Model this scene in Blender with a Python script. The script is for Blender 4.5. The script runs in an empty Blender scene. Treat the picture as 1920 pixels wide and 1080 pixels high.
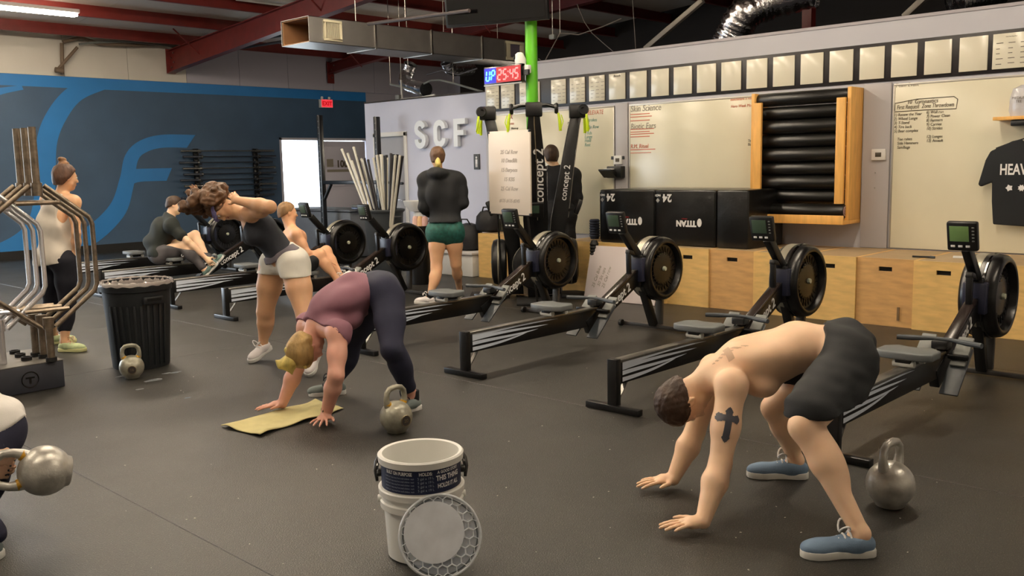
import bpy, bmesh, math, random
import numpy as np
from mathutils import Vector, Matrix
random.seed(7); rng = np.random.default_rng(7)
PI = math.pi
S = bpy.context.scene
COL = S.collection

# ------------------------------------------------------------------ camera
RC = np.array([[0.725352, -0.075633, 0.684211], [0.688089, 0.108462, -0.717474], [-0.019947, 0.991219, 0.130715]])
FPX = 1736.16
CP = np.array([0, 0, 1.5])
cam = bpy.data.cameras.new('camera'); co = bpy.data.objects.new('camera', cam); COL.objects.link(co)
cam.sensor_width = 36; cam.lens = 36 * FPX / 1920; cam.clip_start = .05; cam.clip_end = 200
co.matrix_world = Matrix([[*RC[0], 0], [*RC[1], 0], [*RC[2], 1.5], [0, 0, 0, 1]])
S.camera = co
# ------------------------------------------------------------------ world, exposure, lights
S.view_settings.view_transform = 'Standard'; S.view_settings.look = 'None'
S.view_settings.gamma = 1; S.view_settings.use_curve_mapping = False
S.view_settings.exposure = 0.0
w = bpy.data.worlds.new('sky'); S.world = w; w.use_nodes = True
bg = w.node_tree.nodes['Background']; bg.inputs[0].default_value = (.80, .90, 1, 1); bg.inputs[1].default_value = 8.0
TUBE = 104.0
TUBE_COL = (1, .93, .83)
# fluorescent fixtures (x, y, z): positions of the strip lights, all but the last under the roof
LAMPS = [(-15.2, 5.0, 3.95), (-15.4, .6, 3.95), (-11.6, 1.0, 4.2), (-11.6, 5.0, 4.2), (-9.2, 5.0, 4.3),
         (-7.2, -.6, 4.4), (-7.2, 3.2, 4.4), (-7.0, 6.6, 4.2), (-3.2, -.6, 4.6), (-3.0, 3.0, 4.6), (-3.0, 6.4, 4.3), (1.0, 5.6, 4.6), (-11.0, 12.2, 2.35)]  # last: unseen lamp added behind wall_back to brighten roof and siding

def ray(px, py): return RC @ np.array([(px - 960) / FPX, -(py - 540) / FPX, -1.])
def at(px, py, ax, val):            # the point of the plane <axis>=val behind a pixel
    r = ray(px, py); return Vector(CP + r * ((val - CP[ax]) / r[ax]))
IMG_L = -RC[:, 0]; FWD = -RC[:, 2]; UPW = np.array([0, 0, 1.])
def G(px, py, z=0.): return at(px, py, 2, z)
def J(px, py, dep): return CP + ray(px, py) * dep

# ------------------------------------------------------------------ materials
MATS = {}
def mat(name, col, rough=.6, metal=0., var=0., vs=8., bump=0., bs=60., spec=.5, sss=0., emit=None, es=0., alpha=1., trans=0., coat=0., speck=None, stretch=(1, 1, 1), rvar=0.):
    if name in MATS: return MATS[name]
    m = bpy.data.materials.new(name); m.use_nodes = True; MATS[name] = m
    nt = m.node_tree; N = nt.nodes; L = nt.links; b = N['Principled BSDF']
    def s(v): return tuple(pow(c, 2.2) for c in v)
    c = s(col)
    b.inputs['Base Color'].default_value = (*c, 1); b.inputs['Roughness'].default_value = rough
    b.inputs['Metallic'].default_value = metal; b.inputs['Specular IOR Level'].default_value = spec
    if sss: b.inputs['Subsurface Weight'].default_value = sss; b.inputs['Subsurface Radius'].default_value = (.02, .008, .004)
    if emit: b.inputs['Emission Color'].default_value = (*s(emit), 1); b.inputs['Emission Strength'].default_value = es
    if coat: b.inputs['Coat Weight'].default_value = coat
    if trans: b.inputs['Transmission Weight'].default_value = trans
    b.inputs['Alpha'].default_value = alpha
    tc = N.new('ShaderNodeTexCoord'); mp = N.new('ShaderNodeMapping'); mp.inputs['Scale'].default_value = stretch
    L.new(tc.outputs['Object'], mp.inputs['Vector'])
    if var or speck:
        n = N.new('ShaderNodeTexNoise'); n.inputs['Scale'].default_value = vs; n.inputs['Detail'].default_value = 5; L.new(mp.outputs[0], n.inputs['Vector'])
        r = N.new('ShaderNodeValToRGB'); r.color_ramp.elements[0].position = .3; r.color_ramp.elements[1].position = .7
        r.color_ramp.elements[0].color = (*[max(0, x * (1 - var)) for x in c], 1); r.color_ramp.elements[1].color = (*[min(1, x * (1 + var)) for x in c], 1)
        L.new(n.outputs['Fac'], r.inputs['Fac']); out = r.outputs[0]
        if speck:
            n2 = N.new('ShaderNodeTexNoise'); n2.inputs['Scale'].default_value = speck[0]; n2.inputs['Detail'].default_value = 2; L.new(mp.outputs[0], n2.inputs['Vector'])
            r2 = N.new('ShaderNodeValToRGB'); r2.color_ramp.elements[0].position = speck[2]; r2.color_ramp.elements[1].position = min(1, speck[2] + .06)
            mx = N.new('ShaderNodeMix'); mx.data_type = 'RGBA'; L.new(n2.outputs['Fac'], r2.inputs['Fac']); L.new(r2.outputs[0], mx.inputs['Factor'])
            L.new(out, mx.inputs['A']); mx.inputs['B'].default_value = (*s(speck[1]), 1); out = mx.outputs['Result']
        L.new(out, b.inputs['Base Color'])
        if rvar:
            mr = N.new('ShaderNodeMapRange'); mr.inputs['To Min'].default_value = max(0, rough - rvar); mr.inputs['To Max'].default_value = min(1, rough + rvar)
            L.new(n.outputs['Fac'], mr.inputs['Value']); L.new(mr.outputs[0], b.inputs['Roughness'])
    if bump:
        n3 = N.new('ShaderNodeTexNoise'); n3.inputs['Scale'].default_value = bs; n3.inputs['Detail'].default_value = 4; L.new(mp.outputs[0], n3.inputs['Vector'])
        bp = N.new('ShaderNodeBump'); bp.inputs['Strength'].default_value = bump; bp.inputs['Distance'].default_value = .01
        L.new(n3.outputs['Fac'], bp.inputs['Height']); L.new(bp.outputs[0], b.inputs['Normal'])
    return m
BLACK = mat('black_powder_coat', (.07, .07, .075), .32, var=.15, vs=20)
BLKPL = mat('black_plastic', (.085, .085, .09), .38, bump=.05, bs=200)
BLKGL = mat('black_gloss', (.05, .05, .055), .15)
RUBBER = mat('black_rubber', (.09, .09, .09), .7, bump=.1, bs=150)
GREYPL = mat('grey_plastic', (.44, .45, .44), .55, bump=.05)
DKGREY = mat('dark_grey_plastic', (.25, .27, .29), .6, var=.1)
STEEL = mat('brushed_steel', (.62, .61, .59), .3, 1., var=.12, vs=30)
CHROME = mat('chrome', (.93, .93, .95), .2, .8)
RUSTY = mat('worn_steel', (.55, .50, .44), .38, .9, var=.3, vs=25, bump=.1)
WHITE = mat('white_paint', (.88, .88, .87), .5)
WOOD = mat('birch_plywood', (.88, .73, .46), .5, var=.12, vs=3, stretch=(2, 2, 9), bump=.03)
WOOD2 = mat('warm_plywood', (.80, .63, .41), .5, var=.14, vs=3, stretch=(2, 2, 9), bump=.03)
PINE = mat('pine_board', (.92, .70, .38), .5, var=.12, vs=4, stretch=(6, 6, 1))
HOLE_SHADE = mat('hole_shade', (.05, .04, .03), .9)  # near-black colour standing in for shade inside openings
RED = mat('red_oxide_paint', (.42, .14, .12), .45, var=.15, vs=6)
GREEN = mat('lime_green_paint', (.36, .72, .12), .35)
YELGRN = mat('yellow_green_plastic', (.75, .85, .10), .4)
CASTIRON = mat('kettlebell_grey', (.74, .73, .70), .33, .45, var=.28, vs=14, bump=.12, bs=80, rvar=.1)
CASTIRON2 = mat('kettlebell_worn', (.62, .61, .55), .36, .4, var=.35, vs=18, bump=.15, bs=60)
YELBAND = mat('yellow_band', (.80, .60, .15), .5, var=.3, vs=40)
INK = mat('black_marker', (.36, .33, .28), .6)
INKRED = mat('red_marker', (.80, .45, .35), .6)
INKTEAL = mat('teal_marker', (.45, .62, .56), .6)
INKGREY = mat('faded_marker', (.58, .55, .50), .6)
PRINTW = mat('white_print', (.90, .90, .90), .5)
BOARD = mat('whiteboard_film', (.86, .84, .74), .22, var=.05, vs=1.3)
CARDM = mat('card_whiteboard', (.88, .86, .78), .18)
FRAMEB = mat('black_frame', (.10, .08, .09), .45)

# ------------------------------------------------------------------ mesh helpers
class MB:
    def __init__(s): s.v = []; s.f = []
    def add(s, vs, fs):
        o = len(s.v); s.v += [tuple(map(float, v)) for v in vs]; s.f += [tuple(i + o for i in f) for f in fs]; return s
    def box(s, c, d, rz=0., M=None):
        hx, hy, hz = d[0] / 2, d[1] / 2, d[2] / 2
        vs = [Vector((x, y, z)) for z in (-hz, hz) for y in (-hy, hy) for x in (-hx, hx)]
        T = M if M is not None else Matrix.Rotation(rz, 3, 'Z')
        vs = [T @ v + Vector(c) for v in vs]
        return s.add(vs, [(0, 2, 3, 1), (4, 5, 7, 6), (0, 1, 5, 4), (2, 6, 7, 3), (0, 4, 6, 2), (1, 3, 7, 5)])
    def b2(s, lo, hi): return s.box([(a + b) / 2 for a, b in zip(lo, hi)], [abs(b - a) for a, b in zip(lo, hi)])
    def beam(s, a, b, w, h, up=(0, 0, 1)):     # rectangular bar: w across, h along 'up'
        a = Vector(a); b = Vector(b); d = (b - a); L = d.length; d.normalize(); x = d.cross(Vector(up))
        if x.length < 1e-4: x = d.cross(Vector((0, 1, 0)))
        x.normalize(); u = x.cross(d)
        M = Matrix((x, d, u)).transposed()
        return s.box((a + b) / 2, (w, L, h), M=M)
    def tube(s, pts, r, n=12, cap=True, closed=False):
        P = [Vector(p) for p in pts]; m = len(P); rs = r if hasattr(r, '__len__') else [r] * m
        rings = []; nr = None
        for i, p in enumerate(P):
            if closed: d = (P[(i + 1) % m] - P[i - 1])
            else: d = (P[min(i + 1, m - 1)] - P[max(i - 1, 0)])
            d.normalize()
            if nr is None:
                nr = d.orthogonal().normalized()
            else:
                nr = (nr - d * nr.dot(d)); nr = nr.normalized() if nr.length > 1e-5 else d.orthogonal().normalized()
            b = d.cross(nr)
            rings.append([p + (nr * math.cos(2 * PI * k / n) + b * math.sin(2 * PI * k / n)) * rs[i] for k in range(n)])
        vs = [v for g in rings for v in g]; fs = []
        for i in range(m if closed else m - 1):
            j = (i + 1) % m
            for k in range(n): fs.append((i * n + k, i * n + (k + 1) % n, j * n + (k + 1) % n, j * n + k))
        if cap and not closed: fs += [tuple(range(n))[::-1], tuple((m - 1) * n + k for k in range(n))]
        return s.add(vs, fs)
    def cyl(s, a, b, r, r2=None, n=20): return s.tube([a, b], [r, r if r2 is None else r2], n)
    def lathe(s, prof, n=32, o=(0, 0, 0), axis='Z', cap=False):
        vs = []; fs = []; m = len(prof)
        for r, z in prof:
            for k in range(n):
                a = 2 * PI * k / n; c, q = r * math.cos(a), r * math.sin(a)
                v = (c, q, z) if axis == 'Z' else ((z, c, q) if axis == 'X' else (q, z, c))
                vs.append(Vector(v) + Vector(o))
        for i in range(m - 1):
            for k in range(n): fs.append((i * n + k, i * n + (k + 1) % n, (i + 1) * n + (k + 1) % n, (i + 1) * n + k))
        if cap: fs += [tuple(range(n))[::-1], tuple((m - 1) * n + k for k in range(n))]
        return s.add(vs, fs)
    def ell(s, c, r, n=16, M=None):
        r = r if hasattr(r, '__len__') else (r, r, r); vs = []; fs = []; h = n // 2
        for i in range(h + 1):
            t = PI * i / h
            for k in range(n):
                a = 2 * PI * k / n; v = Vector((r[0] * math.sin(t) * math.cos(a), r[1] * math.sin(t) * math.sin(a), -r[2] * math.cos(t)))
                if M is not None: v = M @ v
                vs.append(v + Vector(c))
        for i in range(h):
            for k in range(n): fs.append((i * n + k, i * n + (k + 1) % n, (i + 1) * n + (k + 1) % n, (i + 1) * n + k))
        return s.add(vs, fs)
    def prism(s, poly, lo, hi, axis=2):       # 2D polygon extruded along an axis
        def mk(p, h):
            if axis == 2: return (p[0], p[1], h)
            if axis == 1: return (p[0], h, p[1])
            return (h, p[0], p[1])
        n = len(poly); vs = [mk(p, lo) for p in poly] + [mk(p, hi) for p in poly]
        fs = [tuple(range(n))[::-1], tuple(range(n, 2 * n))] + [(i, (i + 1) % n, n + (i + 1) % n, n + i) for i in range(n)]
        return s.add(vs, fs)
    def strip(s, a, b):                        # quads between two equal-length polylines
        n = len(a); return s.add(list(a) + list(b), [(i, i + 1, n + i + 1, n + i) for i in range(n - 1)])
    def xf(s, M): s.v = [tuple(M @ Vector(v)) for v in s.v]; return s

def meshobj(name, me, m, parent=None, smooth=None):
    o = bpy.data.objects.new(name, me); COL.objects.link(o)
    if m: me.materials.append(m)
    if parent: o.parent = parent
    return o
def obj(name, mb, m, parent=None, bevel=0., smooth=True, seg=2, angle=35, tri=False):
    me = bpy.data.meshes.new(name); me.from_pydata(mb.v, [], mb.f); 
    bm = bmesh.new(); bm.from_mesh(me)
    bmesh.ops.remove_doubles(bm, verts=bm.verts, dist=1e-6)
    bmesh.ops.recalc_face_normals(bm, faces=bm.faces)
    if bevel:
        ed = [e for e in bm.edges if len(e.link_faces) == 2 and e.calc_face_angle(0) > math.radians(30)]
        bmesh.ops.bevel(bm, geom=ed, offset=bevel, segments=seg, affect='EDGES', clamp_overlap=True, profile=.5)
    if smooth:
        for f in bm.faces: f.smooth = True
        ca = math.radians(angle)
        for e in bm.edges:
            if len(e.link_faces) == 2 and e.calc_face_angle(0) > ca: e.smooth = False
    bm.to_mesh(me); bm.free()
    return meshobj(name, me, m, parent)
def thing(name, label, cat, loc=(0, 0, 0), rz=0., group=None):
    o = bpy.data.objects.new(name, None); COL.objects.link(o); o.empty_display_size = .1
    o.location = loc; o.rotation_euler = (0, 0, rz); o['label'] = label; o['category'] = cat
    if group: o['group'] = group
    return o
def tag(o, label, cat, group=None):
    o['label'] = label; o['category'] = cat
    if group: o['group'] = group
    return o
def struct(o): o['kind'] = 'structure'; return o
def copy_tree(o, parent=None):
    c = o.copy(); COL.objects.link(c)
    if parent: c.parent = parent
    for ch in list(o.children): copy_tree(ch, c)
    return c
def frame(o, x, y):                            # matrix: local x, y given, z = x cross y
    x = Vector(x).normalized(); y = Vector(y).normalized(); z = x.cross(y).normalized(); y = z.cross(x)
    M = Matrix((x, y, z)).transposed().to_4x4(); M.translation = Vector(o); return M
def text(s, size, m, M, parent=None, name='lettering', ext=.001, off=0., al='CENTER', shear=0., sp=1., sx=1.):
    c = bpy.data.curves.new('t', 'FONT'); c.body = s; c.size = size; c.extrude = ext; c.offset = off; c.align_x = al; c.align_y = 'CENTER'; c.shear = shear; c.space_character = sp; c.resolution_u = 3
    t = bpy.data.objects.new('t', c); me = bpy.data.meshes.new_from_object(t); me.name = name
    me.transform(Matrix.Diagonal((sx, 1, 1, 1))); me.transform(M); bpy.data.objects.remove(t)
    return meshobj(name, me, m, parent)
def hang(t, p, m=None):
    p = Vector(p); q = Vector((p.x, p.y, roofz(p.x) + .2)); o = Vector(t.location)
    obj('hanger', MB().tube([p - o, q - o], .005, 6), m or MATS['brushed_steel'], t)
def words(n): return ['first', 'second', 'third', 'fourth', 'fifth', 'sixth', 'seventh', 'eighth', 'ninth', 'tenth', 'eleventh', 'twelfth', 'thirteenth', 'fourteenth', 'fifteenth', 'sixteenth', 'seventeenth', 'eighteenth', 'nineteenth', 'twentieth'][n - 1]

# ================================================================== STRUCTURE
XL = -17.94; YR = 9.24; YS = 9.5
def roofz(x): return 3.92 + .075 * (x - XL)
# floor: pale slab with black rubber mats on it
FLOORM = mat('rubber_mat', (.168, .163, .150), .43, var=.26, vs=1.7, bump=.35, bs=170, speck=(190, (.42, .40, .36), .63), rvar=.10)
SLAB = mat('dusty_seam', (.42, .41, .38), .8)
fl = struct(obj('floor', MB().b2((XL - .2, -5, -.1), (5, 22, -.012)), SLAB, smooth=False))
ys = [-5, -3.5, -.85, 1.75, 4.40, 7.05, 9.7, 12.3, 15, 18, 22]; xs = [XL, -14.2, -7.15, -.1, 5]
for i in range(len(xs) - 1):
    for j in range(len(ys) - 1):
        gx = .0012; gy0 = .003 if j == 4 else .001; gy1 = .003 if j == 3 else .001
        mo = obj('rubber_mat', MB().b2((xs[i] + gx, ys[j] + gy0, -.012), (xs[i + 1] - gx, ys[j + 1] - gy1, random.uniform(-.0006, 0))), FLOORM, fl, bevel=.002, seg=1)
# shell wall on the left, painted below, grey siding above
BLUE = mat('slate_blue_paint', (.24, .33, .43), .5, var=.10, vs=1.5, bump=.05, bs=40)
LBLUE = mat('bright_blue_paint', (.17, .46, .72), .45, var=.05, vs=2)
CREAM = mat('cream_liner', (.80, .78, .74), .6, var=.08, vs=.8)
GREYW = mat('lilac_grey_wall', (.74, .74, .77), .55, var=.03, vs=1)
DARKW = mat('dark_storage', (.20, .18, .17), .8, var=.2, vs=1)
wl = struct(obj('wall_left', MB().b2((XL - .15, 4.5, 0), (XL, 11.52, 3.30)).b2((XL - .15, 11.52, 2.17), (XL, 13.9, 3.30)).b2((XL - .15, -5, 0), (XL, -2.5, 3.3)).b2((XL - .15, -2.5, 3.0), (XL, 4.5, 3.3)), BLUE, smooth=False))  # unseen open bay added left of frame to bring daylight onto the floor
# siding above: sheets
for k, (a, b) in enumerate([(-5 + 1.2 * i, -5 + 1.2 * (i + 1)) for i in range(23)]):
    obj('liner_panel', MB().b2((XL - .2, a + .004, 3.30), (XL - .03, min(b, 22) - .004, 4.15)), CREAM if b < 9.5 else mat('grey_siding', (.66, .65, .70), .6), wl, smooth=False)
for k in range(7):
    obj('siding_sheet', MB().b2((XL - .2, 13.9 + 1.2 * k + .004, 0), (XL - .03, 13.9 + 1.2 * (k + 1) - .004, 3.29)), mat('grey_siding', (.66, .65, .70), .6), wl, smooth=False)
# garage panel with the printed notice, beside the bright doorway
dp = struct(obj('door_2', MB().b2((XL - .12, 12.62, 0), (XL - .04, 13.85, 2.15)), mat('panel_grey', (.82, .81, .86), .5), smooth=False))
for k in range(4): obj('door_rib', MB().b2((XL - .04, 12.66, .5 * k + .10), (XL - .025, 13.8, .5 * k + .52)), MATS['panel_grey'], dp, bevel=.006)
text('100', .22, INK, frame((XL - .02, 13.15, 1.62), (0, 1, 0), (0, 0, 1)), dp, 'lettering', off=.008)
obj('notice_block', MB().b2((XL - .022, 12.72, 1.56), (XL - .018, 12.9, 1.74)).b2((XL - .022, 12.72, 1.44), (XL - .018, 13.4, 1.50)), INKGREY, dp, smooth=False)
d1 = struct(obj('door_1', MB().b2((XL - .16, 11.47, 0), (XL + .02, 11.52, 2.22)).b2((XL - .16, 12.57, 0), (XL + .02, 12.62, 2.22)).b2((XL - .16, 11.47, 2.17), (XL + .02, 13.9, 2.22)), mat('pale_frame', (.75, .75, .8), .5), smooth=False))
# outside ground and pale wall seen through the doorway
tag(obj('pavement', MB().b2((-40, -20, -.15), (XL - .2, 40, -.05)), mat('sunlit_concrete', (.86, .86, .84), .8, var=.05)), 'sunlit pale concrete pavement outside the open doorway', 'pavement')
# mural
def wpt(px, py, off=.004): v = at(px, py, 0, XL); return Vector((XL + off, v.y, v.z))
def stripe(a, b, off):
    def sm(P, n=8):
        Q = []
        P = [P[0]] + list(P) + [P[-1]]
        for i in range(1, len(P) - 2):
            for t in np.linspace(0, 1, n, endpoint=False):
                p0, p1, p2, p3 = [np.array(P[i + j], float) for j in (-1, 0, 1, 2)]
                Q.append(.5 * ((2 * p1) + (-p0 + p2) * t + (2 * p0 - 5 * p1 + 4 * p2 - p3) * t * t + (-p0 + 3 * p1 - 3 * p2 + p3) * t ** 3))
        Q.append(np.array(P[-2], float)); return Q
    A = [wpt(*q, off) for q in sm(a)]; B = [wpt(*q, off) for q in sm(b)]
    n = len(A); mb = MB(); mb.strip(A, B)
    return obj('mural_stripe', mb, LBLUE, wl, smooth=False)
obj('mural_stripe', MB().b2((XL, 4.5, 3.09), (XL + .003, 13.9, 3.295)), LBLUE, wl, smooth=False)
stripe([(158, 146), (118, 172), (88, 210), (70, 255), (64, 320), (62, 380), (45, 425), (0, 455), (-60, 470)],
       [(196, 168), (152, 188), (124, 224), (107, 268), (104, 330), (100, 400), (78, 450), (20, 485), (-60, 505)], .006)
stripe([(366, 253), (300, 253), (258, 266), (234, 292), (224, 335), (205, 385), (155, 430), (100, 446), (40, 462), (-20, 480)],
       [(350, 277), (305, 277), (275, 285), (258, 302), (250, 350), (232, 405), (176, 458), (110, 478), (60, 486), (10, 492)], .008)
stripe([(248, 317), (280, 316), (322, 315)], [(244, 348), (262, 341), (312, 339)], .010)
stripe([(-60, 175), (-10, 166), (40, 160)], [(-60, 200), (0, 178), (44, 168)], .006)
struct(obj('baseboard_left', MB().b2((XL, 4.5, 0), (XL + .02, 11.47, .16)), RUBBER, smooth=False))
# right wall with the whiteboards, and the low wall with the letters
wr = struct(obj('wall_right', MB().b2((-9.25, YR, 0), (5, YR + .15, 2.82)), GREYW, smooth=False))
struct(obj('trim_1', MB().b2((-9.25, YR - .01, 2.82), (5, YR + .16, 2.85)), mat('trim_grey', (.66, .64, .66), .5), smooth=False))
ws = struct(obj('wall_back', MB().b2((-12.3, YS, 0), (-12.05, YS + .15, 2.55)).b2((-12.05, YS, 2.02), (-11.3, YS + .15, 2.55)).b2((-11.3, YS, 0), (-9.15, YS + .15, 2.55)), mat('daylit_grey_wall', (.76, .775, .85), .55, var=.03, vs=1), smooth=False))  # wall grey with the cool tint of daylight put into the colour
struct(obj('trim_2', MB().b2((-12.3, YS - .01, 2.55), (-9.1, YS + .16, 2.57)), DARKW, smooth=False))
dd = struct(obj('door_3', MB().b2((-12.05, YS + .03, 0), (-11.3, YS + .08, 2.02)), mat('door_grey', (.60, .60, .62), .5), smooth=False))
obj('door_frame', MB().b2((-12.09, YS - .02, 0), (-12.02, YS + .1, 2.06)).b2((-11.33, YS - .02, 0), (-11.26, YS + .1, 2.06)).b2((-12.09, YS - .02, 2.0), (-11.26, YS + .1, 2.07)), WHITE, dd, bevel=.005)
obj('door_handle', MB().cyl((-11.4, YS + .04, 1.0), (-11.4, YS - .04, 1.0), .012).cyl((-11.4, YS - .04, 1.0), (-11.5, YS - .04, 1.0), .01), CHROME, dd)
# far walls, wall behind the camera
struct(obj('wall_far', MB().b2((XL, 17, 0), (5, 17.2, 6)), DARKW, smooth=False))
struct(obj('wall_near', MB().b2((XL, -5.2, 0), (5, -5, 6)), CREAM, smooth=False))
struct(obj('wall_east', MB().b2((5, -5, 0), (5.2, 22, 6)), CREAM, smooth=False))
# roof: liner sheets between purlins
cl = struct(obj('ceiling', MB().add([(XL - .2, -5.2, roofz(XL) + .30), (5.2, -5.2, roofz(5) + .30), (5.2, 17.2, roofz(5) + .30), (XL - .2, 17.2, roofz(XL) + .30)], [(0, 1, 2, 3)]), DARKW, smooth=False))
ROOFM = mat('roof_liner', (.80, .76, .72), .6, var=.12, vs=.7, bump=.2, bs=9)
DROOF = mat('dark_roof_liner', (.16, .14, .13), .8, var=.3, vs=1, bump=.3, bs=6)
PX = [XL + .55 + 1.5 * k for k in range(16)]
edges = [XL - .1] + PX + [5.2]
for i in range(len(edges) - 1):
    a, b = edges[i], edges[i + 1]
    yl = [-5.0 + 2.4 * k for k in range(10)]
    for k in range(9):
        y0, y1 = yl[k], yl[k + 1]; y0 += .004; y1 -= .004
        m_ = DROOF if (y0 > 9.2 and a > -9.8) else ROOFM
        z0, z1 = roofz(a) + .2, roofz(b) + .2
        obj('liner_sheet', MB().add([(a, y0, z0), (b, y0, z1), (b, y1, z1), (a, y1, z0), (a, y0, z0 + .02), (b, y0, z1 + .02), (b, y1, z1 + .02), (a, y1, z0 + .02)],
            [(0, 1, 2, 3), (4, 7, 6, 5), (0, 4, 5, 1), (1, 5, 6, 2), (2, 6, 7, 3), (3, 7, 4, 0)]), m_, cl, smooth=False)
for n_, x in enumerate(PX):
    z = roofz(x) + .2
    pr = struct(obj('trim_%d' % (n_ + 3), MB().box((x, 6, z - .1), (.012, 22, .20)).box((x + .035, 6, z - .195), (.07, 22, .012)).box((x - .035, 6, z - .01), (.07, 22, .012)), RED, smooth=False))
# tapered rigid frame rafters with haunch
def rafter(y, n, up=0.):
    pts_top = [(XL + .05, roofz(XL) + .0), (5, roofz(5) + .0)]
    poly = [(XL + .02, 3.47 + up), (XL + .40, 3.52 + up), (-11.7, 4.02 + up * .8), (-4, 4.55 + up * .5), (5, 5.1), (5, roofz(5) + .0), (XL + .02, roofz(XL) - .02)]
    b = MB().prism(poly, y - .006, y + .006, 1)
    for (p, q) in ((poly[0], poly[1]), (poly[1], poly[2]), (poly[2], poly[3]), (poly[3], poly[4]), (poly[5], poly[6])):
        b.beam((p[0], y, p[1]), (q[0], y, q[1]), .16, .014)
    b.box((XL + .03, y, 3.7), (.02, .18, .48))
    r_ = struct(obj('trim_%d' % n, b, RED, smooth=False))
    bl = MB()
    for k in range(4): bl.cyl((XL + .1 + .1 * (k % 2), y - .012, 3.58 + .09 * k), (XL + .1 + .1 * (k % 2), y - .03, 3.58 + .09 * k), .016, n=8)
    obj('bolts', bl, STEEL, r_)
    for k in range(3): obj('brace_rod', MB().cyl((XL + 1.2 + 4 * k, y, roofz(XL + 1.2 + 4 * k) - .28), (XL + 1.2 + 4 * k, y - .5, roofz(XL + 1.2 + 4 * k) + .15), .014, n=8), RED, r_)
rafter(9.05, 30); rafter(2.4, 31); rafter(12.9, 32, .2)
# fluorescent fixtures
for k, (x, y, z) in enumerate(LAMPS):
    z = min(z, roofz(x) - .02) if k else 4.0
    inview = k == 0
    f_ = thing('ceiling_light', ['glowing fluorescent strip light under the roof at the upper left corner', 'unseen fluorescent strip light, the %s one along the roof' % words(max(k, 1))][0 if inview else 1], 'ceiling light', (x, y, z), 0, 'fluorescent strip lights under the roof')
    obj('housing', MB().b2((-.09, -1.2, 0), (.09, 1.2, .06)), WHITE, f_, bevel=.01)
    for s_ in (-1, 1):
        obj('tube', MB().cyl((s_ * .05, -1.17, -.03), (s_ * .05, 1.17, -.03), .019, n=10), mat('tube_glow', (1, .97, .9), .5, emit=TUBE_COL, es=TUBE), f_)
f_ = thing('ceiling_light', 'unlit fluorescent fixture tucked above the red rafter', 'ceiling light', G(500, 4, 4.35) , 0, 'fluorescent strip lights under the roof')
obj('housing', MB().b2((-.15, -.6, 0), (.15, .6, .06)), WHITE, f_, bevel=.01)
obj('tube', MB().cyl((0, -.58, -.02), (0, .58, -.02), .019, n=10), WHITE, f_)
# ================================================================== RIGHT WALL FITTINGS
def Wx(px, py): v = at(px, py, 1, YR); return v.x, v.z
# black board strip with 21 small whiteboards
fb = thing('frame_strip', 'long black board strip running along the upper right wall behind the small cards', 'board strip', (-5.8, YR - .006, 2.43))
obj('backing', MB().b2((-3.4, -.006, -.185), (3.9, .006, .19)), FRAMEB, fb, bevel=.003)
NX = [-9.09, -8.80] + [-8.21 + .3125 * k for k in range(19)]
wl_ = {1: 'first small card at the left end of the strip, written list, left of the green pole', 2: 'second small card on the strip with faint list, left of the green pole'}
for i, x in enumerate(NX):
    n_ = i + 1
    wd = .245 if i < 2 else .245
    if i == 2: x = -8.40; wd = .36
    written = i < 7 or i == 20
    if n_ == 1: lb = 'small written card at the far left end of the wall strip, under the clock'
    elif n_ == 2: lb = 'small written card second from the left end of the wall strip'
    elif n_ == 3: lb = 'wide written card on the wall strip directly behind the green pole'
    elif written and n_ < 21: lb = 'small whiteboard card with faint writing, %s right of the green pole' % words(n_ - 3)
    elif n_ == 21: lb = 'written table card at the far right end of the wall strip'
    else: lb = 'blank small whiteboard card on the strip, %s from the right end' % words(22 - n_)
    t = thing('card_whiteboard', lb, 'whiteboard', (x, YR - .018, 2.432), 0, 'small whiteboard cards on the black strip')
    if n_ == 21: wd = .30
    obj('board', MB().b2((-wd / 2, -.006, -.155), (wd / 2, .006, .155)), CARDM, t, bevel=.003)
    if written:
        Mx = frame((0, -.0075, .125), (1, 0, 0), (0, 0, 1))
        hd = {0: 'Press', 1: 'Row', 2: 'Back Squat', 3: '1 RM', 4: 'Clean', 5: 'Snatch', 6: 'Bench', 20: 'Week Plan'}.get(i, '')
        hm = INK if i in (6, 20) else INKGREY
        hd = '~~~~' if i != 6 else 'Bench'
        text(hd, .04, hm, Mx, t, 'handwriting', shear=.2)
        for r_ in range(0 if i == 6 else 5):
            for c_ in range(3):
                L_ = rng.uniform(.03, .06)
                x0 = -wd / 2 + .03 + c_ * wd / 3
                obj('handwriting', MB().box((x0 + L_ / 2, -.0068, .07 - .045 * r_ + rng.uniform(-.003, .003)), (L_, .001, .006)), INK if i == 20 else INKGREY, t, smooth=False)
# big whiteboards, each a film panel with slim frame
def bigboard(x0, x1, z0, z1, lb, y=YR):
    t = thing('whiteboard', lb, 'whiteboard', ((x0 + x1) / 2, y - .012, z0), 0, 'large whiteboards on the right wall'); h = (x1 - x0) / 2
    obj('board', MB().b2((-h, -.006, 0), (h, .008, z1 - z0)), BOARD, t, bevel=.003)
    fr = MB().b2((-h - .01, -.010, z1 - z0 - .004), (h + .01, .010, z1 - z0 + .014)).b2((-h - .014, -.010, 0), (-h, .010, z1 - z0)).b2((h, -.010, 0), (h + .014, .010, z1 - z0))
    obj('frame', fr, mat('alu_trim', (.72, .70, .66), .35, .6), t, bevel=.002)
    return t
wb1 = bigboard(-9.18, -7.02, .62, 2.19, 'large whiteboard behind the ski machines with red and teal notes')
wb2 = bigboard(-6.77, -4.98, .62, 2.19, 'large whiteboard above the black foam boxes with red underlined notes')
wb3 = bigboard(-3.60, -.9, .62, 2.20, 'large whiteboard right of the roll rack with a boxed title and a list')
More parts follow.
